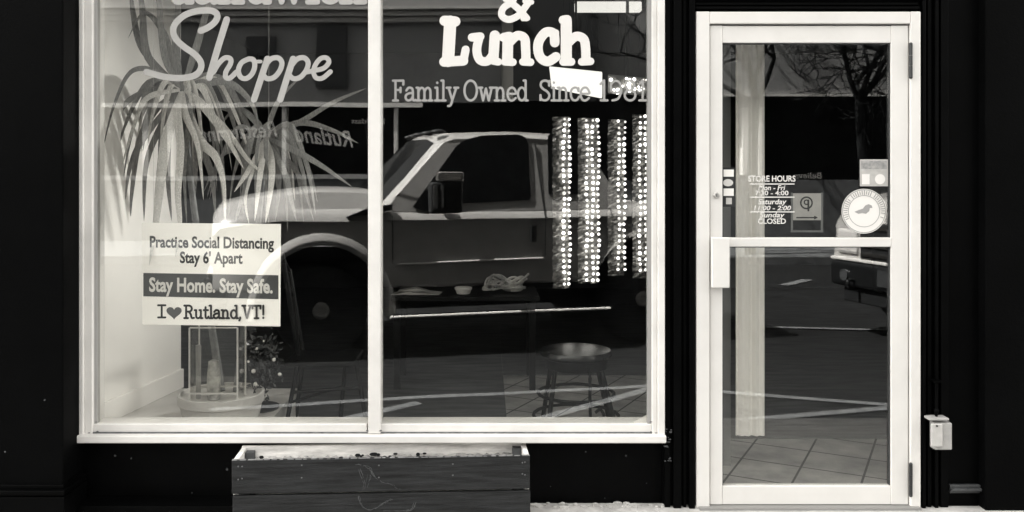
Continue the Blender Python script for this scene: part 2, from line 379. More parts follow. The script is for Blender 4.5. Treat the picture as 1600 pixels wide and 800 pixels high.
pane(153.2, 578, -.003, 'glass_pane', win, glz, Z(663) + .0005, zt - .05)
pane(591, 1010.8, -.003, 'glass_pane', win, glz, Z(663) + .0005, zt - .05)
YL = -.0048; YLI = .0055
def px_strokes(ink, strokes, ox, oy, sc, w, y=YL):
    k = M * (y + D) / D
    for st in strokes:
        wd = w
        if isinstance(st, tuple): st, wd = st
        pts = [P(ox + a / sc, oy + b / sc, y) for a, b in st]; ink.stroke([(p.x, p.z) for p in pts], wd / sc * k)
ink = Ink(YL)
px_strokes(ink, [
 ([(455,192),(500,172),(545,135),(558,95),(525,68),(440,68),(360,92),(300,142),(282,192),(300,244),(350,292),(420,342),(456,392),(450,440),(410,474),(330,488),(240,482),(170,466),(115,450)], 40),
 ([(617,122),(560,305),(508,485)], 42),
 ([(535,450),(565,400),(605,362),(640,368),(640,400),(612,450),(612,484),(640,486),(675,452)], 32),
 ([(755,368),(710,392),(690,440),(705,482),(740,490),(775,462),(792,415),(785,375),(755,368)], 32),
 ([(786,385),(830,385)], 22),
 ([(872,368),(828,500),(788,622)], 40),
 ([(862,405),(895,368),(938,362),(962,392),(950,440),(915,482),(872,492),(846,470)], 32),
 ([(1032,368),(990,500),(952,622)], 40),
 ([(1025,405),(1060,368),(1102,362),(1126,392),(1114,440),(1078,482),(1036,492),(1008,470)], 32),
 ([(1120,450),(1170,440),(1225,425),(1256,388),(1240,362),(1205,366),(1172,405),(1160,450),(1176,486),(1216,488),(1265,448)], 30)], 200, 0, 4, 34)
o = ink.build('painted_lettering', letterg, win); o['label'] = 'grey script word Shoppe on left pane'
ink = Ink(YL)
W_ = 58
px_strokes(ink, [
 ([(412,112),(400,318)], 64), ([(382,108),(438,112)], 54), ([(380,322),(480,316)], 52), ([(482,310),(492,258)], 42),
 ([(525,195),(568,190)], 44), ([(562,195),(550,262),(566,312),(606,318),(636,282)], 46), ([(644,185),(636,310)], 54), ([(640,318),(662,322)], 40),
 ([(688,195),(720,188)], 46), ([(712,195),(710,312)], 56), ([(696,322),(738,324)], 40), ([(716,225),(760,186),(798,200),(804,250),(806,312)], 48), ([(790,322),(830,324)], 40),
 ([(956,222),(950,176),(912,168),(878,206),(868,252),(882,300),(920,320),(962,296)], 50), ([(962,170),(958,215)], 34),
 ([(1016,110),(1016,312)], 58), ([(1000,105),(1020,102)], 48), ([(1000,322),(1042,322)], 42), ([(1022,226),(1066,190),(1106,204),(1116,250),(1118,312)], 48), ([(1096,322),(1142,320)], 40),
 ([(700,-60),(690,-20),(730,15),(770,50),(808,94)], 36), ([(735,12),(690,40),(680,80),(715,102),(765,82),(800,40),(822,8)], 36), ([(800,6),(836,12)], 26), ([(790,98),(815,96)], 26),
 ([(700,-60),(740,-80),(760,-50),(735,12)], 34)], 580, 0, 3.3333, W_)
o = ink.build('painted_lettering', letterw, win); o['label'] = 'bold white slab word Lunch under an ampersand'
ink = Ink(YL)
slab(ink, 'Family Owned', 614, 826, 157, 31, YL, 3.6); slab(ink, 'Since', 843, 922, 157, 31, YL, 3.6); slab(ink, '1981', 936, 1012, 157, 31, YL, 3.6)
o = ink.build('painted_lettering', letterf, win); o['label'] = 'thin grey line reading Family Owned Since 1981'
ink = Ink(YL); slab(ink, 'uandwich', 262, 575, 3, 62, YL, 9)
o = ink.build('painted_lettering', letterg, win); o['label'] = 'lower ends of a line of grey letters at the top of the left pane'

# ------------------------------------------------------------------ door
door = thing('glass_door', (X(1260), 0, 0), 'white aluminium framed glass door with push handle and stickers right of the shop window', 'door')
m = MB().box(xd0, X(1106), -.035, .12, .002, Z(20)).box(X(1417), xd1, -.035, .12, .002, Z(20)).box(X(1106), X(1417), -.035, .12, Z(39), Z(20) - .001)
m.build('door_frame', white2, door, bevel=.004)
m = MB().box(X(1106), X(1417), .03, .11, .002, Z(39)); 
lf = MB(); zl0 = .012
lf.box(X(1107.6), X(1127), -.022, .022, zl0, Z(41)); lf.box(X(1389), X(1415.6), -.022, .022, zl0, Z(41))
lf.box(X(1127), X(1389), -.020, .020, Z(68), Z(41)-.001); lf.box(X(1127), X(1389), -.020, .020, zl0, Z(757)); lf.box(X(1127), X(1389), -.024, .016, Z(385), Z(371))
lf.build('door_leaf', white2, door, bevel=.003)
m = MB().box(X(1106)+.0005, X(1107.6)-.0003, -.01, .02, .004, Z(39)-.0005).box(X(1415.6)+.0003, X(1417)-.0005, -.01, .02, .004, Z(39)-.0005).box(X(1107.6), X(1415.6), -.01, .02, Z(41)+.0005, Z(39)-.0005)
m.build('door_gap', seam, door)
g = MB()
for za, zb_ in ((Z(757), Z(385)), (Z(371), Z(68))):
    for x0_, x1_, z0_, z1_ in ((1127, 1129, za, zb_), (1387.5, 1389, za, zb_)): g.box(X(x0_)+.0004, X(x1_)-.0004, -.012, .012, z0_+.0005, z1_-.0005)
    g.box(X(1129), X(1387.5), -.012, .012, zb_ - .004, zb_-.0005)
g.build('gasket', rubber, door)
for za, zb_ in ((Z(757), Z(385)), (Z(371), Z(68))):
    MB().box(X(1129), X(1387.5), -.003, .003, za + .0005, zb_ - .0045).build('glass_pane', glz2, door)
# push handle
hd = MB().box(X(1112, -.07), X(1140, -.07), -.075, -.052, Z(450, -.07), Z(371, -.07)).build('handle', white2, door, bevel=.005, seg=3)
m = MB().box(X(1109), X(1120), -.052, -.0225, Z(446), Z(376)).box(X(1128), X(1140, -.05), -.052, -.030, Z(384), Z(373)); m.build('handle_bracket', mat('bracket_grey', .45, .5), hd, bevel=.002)
q = P(1110.5, 305, -.022); lk = MB().lathe([(.014, .0), (.014, -.008), (.011, -.012)], (X(1117), -.022, q.z), 20, 'y').build('lock_cylinder', mat('lock_metal', .5, .35, metal=.7), door, bevel=.001)
MB().box(X(1117) - .0015, X(1117) + .0015, -.0345, -.0335, q.z - .006, q.z + .006).build('keyhole', seam, lk)
for py0, py1 in ((72, 121), (722, 768)):
    m = MB(); xx = X(1416.5); z0_, z1_ = Z(py1), Z(py0)
    for i in range(3):
        a = z0_ + (z1_ - z0_) * i / 3 + .001; b = z0_ + (z1_ - z0_) * (i + 1) / 3 - .001
        m.lathe([(.0075, a), (.0075, b)], (xx, -.040, 0), 12)
    m.ball((xx, -.040, z1_ + .003), .008, 6).ball((xx, -.040, z0_ - .003), .008, 6)
    m.build('hinge', darkmetal, door, smooth=False)
MB().box(xd0 + .01, xd1 - .01, -.06, .11, -.002, .010).build('threshold', mat('threshold_metal', .3, .5, metal=.5), door)
# stickers and hours
YD = -.0042
dk = MB().box(X(1128.5), X(1148), YD, YD + .0006, Z(323), Z(262)).build('card_sticker', seam, door)
dk['label'] = 'black strip of four payment card marks on the door edge'
for i, (a, c, v) in enumerate(((265, 276, .75), (279.5, 291, .55), (294.5, 306, .75), (309, 319, .45))):
    if i == 1:
        ik = Ink(YD - .0004); cc = P(1137.5, 285.5, YD); k = M
        ik.poly([(cc.x + 8*k*math.cos(t*.3142), cc.z + 5.6*k*math.sin(t*.3142)) for t in range(20)]); mk = ik.build('card_mark', mat('mark_b', v, .5), dk)
    elif i == 3: mk = MB().box(X(1134), X(1143), YD - .0008, YD - .0003, Z(c), Z(a)).build('card_mark', mat('mark_d', v, .5), dk)
    else: mk = MB().box(X(1130), X(1146), YD - .0008, YD - .0003, Z(c), Z(a)).build('card_mark', mat('mark_a', v, .5), dk)
YH = -.0042
hs = letterw
def hl(t, a, b_, base, cap, bold=.018, shear=.0):
    o = letters('hours_lettering', t, a, b_, base, cap, YH, hs, door, shear=shear, bold=bold); return o
hl('STORE HOURS', 1169, 1243, 283.5, 9); hl('Mon - Fri', 1185, 1227, 297, 7.5, shear=.2); hl('7:30 - 4:00', 1180, 1232, 305, 7)
hl('Saturday', 1184, 1229, 319, 8, shear=.2); hl('11:00 - 2:00', 1178, 1236, 328.5, 7, shear=.2); hl('Sunday', 1187, 1226, 339.5, 7.5, shear=.2); hl('CLOSED', 1184, 1228, 349.5, 8)
m = MB()
for py in (287.5, 308, 331): m.box(X(1171), X(1241), YH, YH + .0004, Z(py + .8), Z(py - .8))
m.build('hours_rule', hs, door)
# round sticker
cc = P(1350, 330, YD); k = M
rs = Ink(YD); rs.disc((cc.x, cc.z), 35 * k, 48); rs = rs.build('round_sticker', mat('sticker_paper', .72, .5), door)
rs['label'] = 'round white sticker with a bird mark and ringed lettering'
ik = Ink(YD - .0004)
for rr, wd in ((33.5, 1.4), (24.5, 1.0)): ik.stroke(arc(cc.x, cc.z, rr*k, rr*k, 0, 360, 48), wd*k, sm=False, cap=False)
ik.build('sticker_ring', mat('sticker_grey', .32, .6), rs)
ik = Ink(YD - .0006)
for i in range(34):
    if i % 11 == 10: continue
    a = R(205 - i * 6.8); rr = 29 * k; c2 = (cc.x + rr*math.cos(a), cc.z + rr*math.sin(a)); t = (-math.sin(a), math.cos(a)); h_ = (2.2 + (i*7 % 3)*.5) * k
    ik.stroke([(c2[0] - math.cos(a)*h_, c2[1] - math.sin(a)*h_), (c2[0] + math.cos(a)*h_, c2[1] + math.sin(a)*h_)], 1.3*k, sm=False)
ik.build('sticker_lettering', mat('sticker_ink', .3, .6), rs)
ik = Ink(YD - .0008)
ik.poly([(cc.x + a*k, cc.z + b*k) for a, b in ((-15,-1),(-8,2),(-2,4),(2,9),(7,11),(12,9),(13,5),(9,5),(8,0),(3,-4),(-3,-3),(-9,-4))])
ik.build('bird_mark', MATS['sticker_ink'], rs)
cs = MB().box(X(1343), X(1387), YD, YD + .0006, Z(291), Z(249)).build('square_sticker', mat('sticker_card', .42, .5, var=.1, scale=40), door)
cs['label'] = 'small pale square sticker above the round one'
m = MB().box(X(1345), X(1385), YD - .0008, YD - .0003, Z(264), Z(251.5)); m.build('sticker_band', mat('band_grey', .28, .6, var=.3, scale=60), cs)
ik = Ink(YD - .0006)
ik.poly([(X(a), Z(b)) for a, b in ((1346,288),(1358,288),(1358,272),(1346,272))]); c3 = P(1375, 280, YD); ik.disc((c3.x, c3.z), 8*k, 24); ik.build('sticker_seal', mat('sticker_pale', .7, .6), cs)

# notice card behind the hours
nc = thing('notice_card', P(1260, 363, .05), 'grey notice card with round emblem and arrow hung behind the opening hours on the door', 'notice')
MB().box(X(1238, .05), X(1284, .05), .05, .052, Z(344, .05), Z(302, .05)).build('card', mat('notice_grey', .32, .6, var=.1, scale=20), nc)
MB().box(X(1236, .05), X(1239, .05), .049, .053, Z(363, .05), Z(301, .05)).box(X(1283, .05), X(1286, .05), .049, .053, Z(363, .05), Z(301, .05)).box(X(1239, .05), X(1283, .05), .049, .053, Z(363, .05), Z(360, .05)).build('card_holder', mat('holder', .12, .4), nc)
ik = Ink(.0494); c4 = P(1260, 317, .05); ik.stroke(arc(c4.x, c4.z, 9*k, 9*k, 0, 360, 24), 2.5*k, sm=False, cap=False)
ik.stroke([(c4.x + 3*k, c4.z - 12*k), (c4.x + 3*k, c4.z + 4*k)], 3*k, sm=False); ik.stroke(arc(c4.x, c4.z + 1*k, 3.5*k, 3.5*k, 0, 360, 14), 2*k, sm=False, cap=False)
ik.poly([(X(a, .05), Z(b, .05)) for a, b in ((1244,339),(1272,339),(1272,337),(1278,340),(1272,343),(1272,341),(1244,341))]); ik.build('emblem', ink_, nc)

# ------------------------------------------------------------------ outlet box by the door
ob = thing('outlet_box', P(1465, 699, -.04), 'small pale weatherproof outlet box on the black trim right of the door', 'outlet box')
yb = -.024
m = MB().box(X(1452, yb), X(1479, yb), yb - .05, yb, Z(698, yb), Z(656, yb)); bx = m.build('box_body', mat('outlet_grey', .34, .5, var=.12, scale=30), ob, bevel=.006, seg=3)
m = MB().box(X(1453, -.07), X(1471, -.07), -.084, -.0745, Z(697, -.07), Z(661, -.07)); m.build('cover', mat('outlet_cover', .44, .45, var=.1, scale=30), ob, bevel=.005, seg=3)
m = MB().box(X(1450, -.07), X(1481, -.07), -.082, -.024, Z(656, -.07), Z(652.5, -.07)); m.build('hood', MATS['outlet_grey'], ob, bevel=.002)
m = MB().lathe([(.004, -.0), (.004, -.004)], (X(1463, -.08), -.084, Z(665, -.08)), 10, 'y'); m.build('screw', seam, ob)
m = MB().tube([P(1463, 652, -.05), P(1463, 600, -.05)], .006, 10).box(X(1456,-.045), X(1470,-.045), -.058, -.022, Z(597,-.045), Z(594,-.045)).ball(P(1463, 642, -.05), .012, 6); m.build('conduit', black, ob)

q = MB(); rr_ = random.Random(9)
for i in range(60):
    x_ = X(rr_.uniform(835, 1095)); r_ = rr_.uniform(.004, .014); q.ball((x_, -.0 - rr_.uniform(0, .05) + .02, r_ * .3), r_, 3, (rr_.uniform(1, 2.4), 1, rr_.uniform(.5, .9)))
tag(q.build('grit', concrete), kind='stuff')
# ------------------------------------------------------------------ planter box
pb = thing('planter_box', (X(600), -.14, 0), 'long weathered dark wooden planter box under the shop window', 'planter')
wood = mat('planter_paint', .014, .75, .3, .8, 5, .5, 30, stretch=(.7, 14, 16), rvar=.1)
woodin = mat('planter_bare_wood', .70, .9, .2, .35, 5, .3, 50, stretch=(1, 6, 6))
A = P(362, 722, -.235); B = P(828, 712, -.170); ztop = Z(720, -.235)
ang = math.atan2(B.y - A.y, B.x - A.x); L = (Vector((B.x, B.y)) - Vector((A.x, A.y))).length
TB = Matrix.Translation((A.x, A.y, 0)) @ Matrix.Rotation(ang, 4, 'Z')
dep = .185; zg = Z(770.5, -.21)
def tb(m_, name, mt, bev=.003, par=pb): return m_.build(name, mt, par, bevel=bev, xf=TB)
fb = tb(MB().box(0, L, 0, .022, zg + .0045, ztop), 'front_board', wood)
fb2 = tb(MB().box(0.003, L + .002, .001, .022, .02, zg - .0045), 'front_board', wood)
tb(MB().box(.001, .022, .0225, dep, .02, ztop - .002), 'side_board', woodin)
tb(MB().box(L - .022, L - .001, .0225, dep, .02, ztop - .001), 'side_board', woodin)
tb(MB().box(.001, L - .001, dep + .0005, dep + .018, .02, ztop + .004), 'back_board', woodin)
tb(MB().box(.024, .062, .024, .06, .02, ztop - .012).box(.024, .062, dep - .038, dep - .002, .02, ztop - .012), 'corner_post', mat('post_dark', .07, .8, var=.3), .002)
tb(MB().box(L - .062, L - .024, .024, .06, .02, ztop - .012).box(L - .062, L - .024, dep - .038, dep - .002, .02, ztop - .012), 'corner_post', MATS['post_dark'], .002)
# soil with clods
m = MB(); nx, ny = 90, 8; x0, x1 = .062, L - .062; vs = []
for i in range(nx + 1):
    for j in range(ny + 1): vs.append((x0 + (x1 - x0)*i/nx, .0225 + (dep - .023)*j/ny, ztop - .045 + random.uniform(-.006, .006)))
m.add(vs, [(i*(ny+1)+j, (i+1)*(ny+1)+j, (i+1)*(ny+1)+j+1, i*(ny+1)+j+1) for i in range(nx) for j in range(ny)])
so_ = tb(m, 'soil', mat('dry_soil', .40, .95, .1, .4, 50, .6, 80), 0)
m = MB()
for i in range(46):
    xx = random.gauss(.40, .24) * L
    if .07 < xx < L - .07:
        m.ball((xx, random.uniform(.05, dep - .02), ztop - .036 + random.uniform(0, .006)), random.uniform(.005, .012), 4, (random.uniform(.8, 1.8), 1, .7))
tag(tb(m, 'mulch', mat('mulch', .012, .95, .1), 0, so_), kind='stuff')
for px in (372, 378, 470, 590, 706, 816, 820):
    for dz in (.022, .075): ik = MB(); ik.lathe([(.0035, -.0005), (.003, -.0016)], ((px - 362) / 466 * L, 0, ztop - dz - random.uniform(0, .008)), 8, 'y'); tb(ik, 'nail', mat('nail_grey', .10, .5), 0, fb)
ik = MB()
for i in range(38):
    a = i / 38 * L; b_ = a + L / 38 * random.uniform(.4, 1.0); ik.box(a, b_, -.0006, random.uniform(.004, .0215), ztop + .0004, ztop + .0012 + random.uniform(0, .0012))
tb(ik, 'worn_edge', mat('worn_edge', .17, .9, var=.4, scale=20), 0, fb)
# scratch marks on the front boards, as chips of bare wood
def scratch(par, pts, w_):
    ik = Ink(-.0006, -.00005)
    rn = random.Random(len(pts) * 7)
    for q in pts:
        f_ = smooth_poly([(a, b, 0) for a, b in q], 6)
        for rpt in range(4):
            i = 0; ox, oz = rn.gauss(0, .004), rn.gauss(0, .003)
            while i < len(f_) - 2:
                n_ = rn.randint(2, 6); seg_ = [(p.x + ox + rn.gauss(0, .0012), p.y + oz + rn.gauss(0, .0012)) for p in f_[i:i + n_]]
                if len(seg_) > 1 and rn.random() < .72: ik.stroke(seg_, w_ * rn.uniform(.25, .7))
                i += n_ - 1 + rn.randint(0, 1)
    o = ik.build('paint_scuff', mat('scuff', .07, .9, var=.35, scale=60), par, xf=TB); return o
def PB(px, py): return ((px - 362) / 466 * L, ztop - (py - (722 - 10*(px-362)/466)) * .00285 * .945)
scratch(fb, [[PB(560, 735), PB(568, 755), PB(566, 766)], [PB(577, 737), PB(590, 752), PB(614, 760), PB(625, 768)], [PB(556, 728), PB(574, 732), PB(576, 745), PB(570, 764)]], .0035)
scratch(fb2, [[PB(560, 775), PB(566, 792), PB(580, 797), PB(600, 786), PB(612, 780)], [PB(612, 782), PB(608, 799)], [PB(622, 778), PB(620, 797)], [PB(636, 780), PB(640, 798)], [PB(648, 786), PB(640, 797), PB(600, 799)]], .0035)

# ------------------------------------------------------------------ the room behind the glass
FZ = .015; PZ = .235
tile = mat('floor_tile', .38, .45, .4, .3, 5)
tn = tile.node_tree; br = tn.nodes.new('ShaderNodeTexBrick'); br.offset = 0; br.inputs['Scale'].default_value = 1; br.inputs['Mortar Size'].default_value = .006
br.inputs['Brick Width'].default_value = .29; br.inputs['Row Height'].default_value = .29; br.inputs['Mortar'].default_value = tone(.03); br.inputs['Mortar Smooth'].default_value = .2
tc = tn.nodes.new('ShaderNodeTexCoord'); mpp = tn.nodes.new('ShaderNodeMapping'); mpp.inputs['Rotation'].default_value = (0, 0, R(28))
ramp = [n for n in tn.nodes if n.type == 'VALTORGB'][0]
tn.links.new(tc.outputs['Object'], mpp.inputs[0]); tn.links.new(mpp.outputs[0], br.inputs[0]); tn.links.new(ramp.outputs[0], br.inputs['Color1']); tn.links.new(ramp.outputs[0], br.inputs['Color2'])
tn.links.new(br.outputs['Color'], tn.nodes['Principled BSDF'].inputs['Base Color'])
m = MB().box(-3, 5, .2, 7.5, -.2, FZ).box(xd0 + .002, xd1 - .002, .112, .2, -.2, FZ - .001).box(-3, xw1, .201, .203, FZ-.1, FZ-.05); tag(m.build('floor', tile), kind='structure')
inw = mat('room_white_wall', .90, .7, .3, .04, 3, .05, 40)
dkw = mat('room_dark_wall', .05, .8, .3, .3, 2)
a0 = Vector((-1.95, .15, 0)); a1 = Vector((-1.775, 1.22, 0))
m = MB().add([(a0.x, a0.y, 0), (a1.x, a1.y, 0), (a1.x - .15, a1.y, 0), (a0.x - .15, a0.y, 0), (a0.x, a0.y, 3), (a1.x, a1.y, 3), (a1.x - .15, a1.y, 3), (a0.x - .15, a0.y, 3)],
   [(0,3,2,1),(4,5,6,7),(0,1,5,4),(1,2,6,5),(2,3,7,6),(3,0,4,7)])
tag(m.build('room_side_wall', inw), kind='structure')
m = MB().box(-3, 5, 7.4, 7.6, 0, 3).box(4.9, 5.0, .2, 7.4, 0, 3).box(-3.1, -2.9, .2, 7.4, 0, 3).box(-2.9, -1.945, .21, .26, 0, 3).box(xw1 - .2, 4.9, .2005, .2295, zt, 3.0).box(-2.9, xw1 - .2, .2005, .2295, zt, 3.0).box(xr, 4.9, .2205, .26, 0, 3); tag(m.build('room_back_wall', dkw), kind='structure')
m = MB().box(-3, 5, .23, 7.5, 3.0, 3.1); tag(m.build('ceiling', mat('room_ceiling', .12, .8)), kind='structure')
m = MB().add([(a0.x + .001, a0.y, PZ), (a1.x + .001, a1.y, PZ), (a1.x + .018, a1.y, PZ), (a0.x + .018, a0.y, PZ), (a0.x + .001, a0.y, PZ + .11), (a1.x + .001, a1.y, PZ + .11), (a1.x + .018, a1.y, PZ + .11), (a0.x + .018, a0.y, PZ + .11)],
   [(0,3,2,1),(4,5,6,7),(0,1,5,4),(1,2,6,5),(2,3,7,6),(3,0,4,7)])
tag(m.build('baseboard', inw, bevel=.004), kind='structure')
PX = P(428, 0, .6).x
m = MB().box(-2.3, PX, .205, 1.2, FZ + .001, PZ); tag(m.build('display_floor', mat('display_floor_grey', .62, .6, .3, .1, 4), bevel=.004), kind='structure')
# pleated blind inside the door
vb = thing('vertical_blind', P(1172, 681, .42), 'pale pleated vertical blind hanging just inside the glass door', 'blind')
zv0 = Z(681, .42); m = MB(); x0, x1 = X(1150, .42), X(1195, .42); n = 60; vs = []
for i in range(n + 1):
    t = i / n; xx = x0 + (x1 - x0) * t; yy = .42 + .012 * math.sin(t * 6.283 * 4) * .45 + .004 * math.sin(t * 6.283 * 2.3)
    vs += [(xx, yy, zv0), (xx, yy, 2.7), (xx, yy + .008, zv0), (xx, yy + .008, 2.7)]
m.add(vs, [(4*i, 4*i+4, 4*i+5, 4*i+1) for i in range(n)] + [(4*i+2, 4*i+3, 4*i+7, 4*i+6) for i in range(n)])
m.build('fabric', mat('blind_fabric', .90, .8, .2, .03, 4), vb, smooth=True)
m = MB().box(x0 - .02, x1 + .02, .39, .45, 2.70, 2.75); m.build('head_rail', white, vb)
m = MB().box(X(1125, .5) , x0 - .004, .5, .55, FZ, 2.7); m.build('side_panel', mat('blind_side', .18, .8), vb)

dkf = mat('shaded_floor', .12, .6, .2, .35, 3, stretch=(1, 5, 1))  # shade painted as a darker floor sheet where the tiles lie beyond the daylight
m = MB().box(-2.9, .12, 1.205, 7.4, FZ + .001, FZ + .006).box(.121, 4.8, 2.5, 7.4, FZ + .001, FZ + .006).box(1.26, 4.8, .95, 2.499, FZ + .001, FZ + .006).box(PX + .002, .12, .21, 1.204, FZ + .001, FZ + .006); tag(m.build('floor_shade', dkf), kind='structure')
# pale pillar
m = MB().box(X(784, 2.6), X(802, 2.6), 2.6, 2.72, Z(155, 2.6), 3.0); tag(m.build('hanging_post', mat('pillar_grey', .40, .7), bevel=.01), 'pale square post hanging from the ceiling behind the word Lunch', 'post')
# ------------------------------------------------------------------ lit fittings in the room
bulb_m = emit('bulb_glow', .8, 0.9)
warm = emit('lamp_glow', .8, 0.13)
cl = thing('lamp_box', P(900, 105, 2.2), 'bright tilted box lamp glowing under the letters ch of Lunch', 'lamp')
def lampf(a, y, b): return P(a, b, y)
m = MB().prism([(858,103),(941,112),(941,154),(862,138)], 2.2, 2.36, lampf); m.build('diffuser', warm, cl, bevel=.01)
m = MB().prism([(856,101),(943,110),(943,112.5),(856,103.5)], 2.17, 2.40, lampf).tube([P(900, 105, 2.28), (P(900,105,2.28).x, 2.28, 3.0)], .008); m.build('housing', darkmetal, cl)
al = bpy.data.lights.new('lamp_light', 'AREA'); al.shape = 'RECTANGLE'; al.size = .30; al.size_y = .16; al.energy = 1.05; al.color = (1, .985, .94); al.spread = R(58)
ao = bpy.data.objects.new('lamp_light', al); C.objects.link(ao); ao.parent = cl
lp0 = P(893, 132, 2.15); ao.location = lp0 - Vector(cl['_b']); ao.rotation_euler = (Vector((-1.88, .22, 1.05)) - lp0).to_track_quat('-Z', 'Y').to_euler()
tl = thing('tube_light', P(950, 18, 2.4), 'long pale tube light on the dark ceiling at the top of the right pane', 'lamp')
m = MB().box(X(899, 2.4), X(1003, 2.4), 2.40, 2.48, Z(17, 2.4), Z(2, 2.4)); m.build('tube', emit('tube_glow', .7, .10), tl, bevel=.008)
m = MB().box(X(897, 2.4), X(1005, 2.4), 2.39, 2.5, Z(1.5, 2.4), 3.0); m.build('housing', dkw, tl)
gl = thing('bead_lamp', P(980, 150, 2.3), 'glittering bead covered lamp beside the bright box lamp', 'lamp')
m = MB().prism([(950,116),(1016,122),(1016,150),(950,146)], 2.34, 2.44, lampf); m.build('shade', mat('bead_shade', .25, .4), gl, bevel=.01)
m = MB().box(P(980,120,2.4).x - .01, P(980,120,2.4).x + .01, 2.38, 2.40, P(980,121,2.4).z, 3.0); m.build('stem', darkmetal, gl)
bm0 = None
for i in range(46):
    px, py = random.uniform(953, 1014), random.uniform(122, 146); r = random.uniform(.006, .012); q = P(px, py, 2.335)
    MB().ball(q, r, 4).build('bead', bulb_m if random.random() < .45 else mat('bead_glass', .6, .1), gl)
# light strands: four
BULBS = {}
def lerp_(a, b, t): return a + (b - a) * t
def strand(a, b_, top, bot, y, label, cols):
    t = thing('light_strand', P((a + b_) / 2, bot, y), label, 'string lights', 'strands of round lights hanging in the right pane')
    x0, x1 = X(a, y), X(b_, y); z0, z1 = Z(bot, y), Z(top, y); n = 90; vs = []; rnd = random.Random(int(a))
    m = MB(); q_ = 5
    for i in range(n + 1):
        zz = z0 + (z1 - z0) * i / n; e0 = rnd.gauss(0, .0025)
        vs += [(lerp_(x0 + e0, x1 - .012, j / q_), y + .045 + rnd.gauss(0, .0035), zz) for j in range(q_ + 1)]
    m.add(vs, [(i*(q_+1)+j, i*(q_+1)+j+1, (i+1)*(q_+1)+j+1, (i+1)*(q_+1)+j) for i in range(n) for j in range(q_)])
    m.build('foil_streamer', mat('foil', .22, .3, .5, .6, 40, metal=1), t)
    for cx_ in cols: MB().tube([(X(cx_, y), y + .02, z0), (X(cx_, y), y + .02, 3.0)], .0012, 5).build('cord', darkmetal, t)
    k = M * (y + D) / D; rows = int((bot - top) / 8.9)
    for cx_ in cols:
        for i in range(rows):
            q = P(cx_ + .9 * math.sin(i * .45 + cx_) + rnd.uniform(-.6, .6), top + 4 + i * 8.9 + rnd.uniform(-.9, .9), y)
            lv = rnd.choice((0, 1, 1, 2, 2))
            if lv not in BULBS:
                o = MB().ball((0, 0, 0), 2.6 * k, 6).build('bulb', emit('bulb_glow_%d' % lv, .7, (.12, .28, .6)[lv]), None, smooth=True); BULBS[lv] = o
            else: o = BULBS[lv].copy(); C.objects.link(o)
            o.parent = t; o.location = q - Vector(t['_b']); s_ = rnd.uniform(.68, 1.12); o.scale = (s_, s_, s_); o['_b'] = tuple(q)
strand(864, 893, 182, 452, 2.55, 'leftmost strand of round white lights in the right pane with dim foil beside it', (881, 890))
strand(904, 938, 184, 444, 2.55, 'brightest wide strand of round white lights, second from the left in the right pane', (917, 926, 935))
strand(951, 979, 186, 432, 2.55, 'narrow strand of round white lights, third from the left in the right pane', (967, 976))
strand(990, 1017, 178, 436, 2.55, 'strand of round white lights against the right edge of the right pane', (1000, 1009))

# ------------------------------------------------------------------ table with oddments
yt = 2.05
tb_ = thing('side_table', P(730, 560, yt + .2), 'dark table with oddments seen low behind the right pane', 'table')
zt_ = Z(462, yt)
m = MB().box(X(612, yt), X(842, yt), yt - .05, yt + .5, zt_ - .03, zt_); m.build('tabletop', mat('table_dark', .010, .6, .2), tb_, bevel=.004)
for a in (620, 832):
    for yy in (yt, yt + .44): MB().box(X(a, yt) - .02, X(a, yt) + .02, yy, yy + .04, FZ, zt_ - .0305).build('leg', MATS['table_dark'], tb_)
bw_ = thing('bowl', P(724, 461.5, yt + .1), 'small white lidded tub on the dark table', 'bowl')
q = P(724, 461.5, yt + .1); r = .05
MB().lathe([(.045, 0), (.055, .028), (.053, .03)], (q.x, q.y, zt_ + .001), 20).build('tub', mat('tub_white', .75, .5), bw_, smooth=False)
MB().lathe([(.060, .031), (.060, .043), (.05, .047)], (q.x, q.y, zt_), 20).build('lid', MATS['tub_white'], bw_)
m = MB(); c0 = P(790, 458, yt + .15)
for i in range(14):
    a = random.uniform(0, 6.28); rr = random.uniform(.05, .13)
    m.tube(smooth_poly([(c0.x + rr*math.cos(a+t*1.1) * 1.4, c0.y + .5*rr*math.sin(a+t*1.1), zt_ + .012 + random.uniform(0, .12) * (1 if 0 < t < 3 else .3)) for t in range(4)], 5), random.uniform(.004, .011), 6)
tag(m.build('cable_heap', mat('cable_pale', .45, .5, var=.6, scale=10), smooth=True), 'tangled heap of pale cable on the dark table beside the white tub', 'cable')
m = MB(); c0 = P(650, 460, yt + .1)
m.prism([(-.16, 0), (-.05, .018), (.07, .012), (.17, 0)], -.08, .08, lambda a, y, b: (c0.x + a + .1*y, c0.y + y, zt_ + .002 + b)); m.prism([(-.1, .02), (.02, .04), (.1, .02)], -.05, .05, lambda a, y, b: (c0.x + a - .02, c0.y + y, zt_ + .002 + b))
tag(m.build('folded_paper', mat('paper_grey', .42, .7, var=.2, scale=20)), 'folded papers at the left end of the dark table', 'paper')

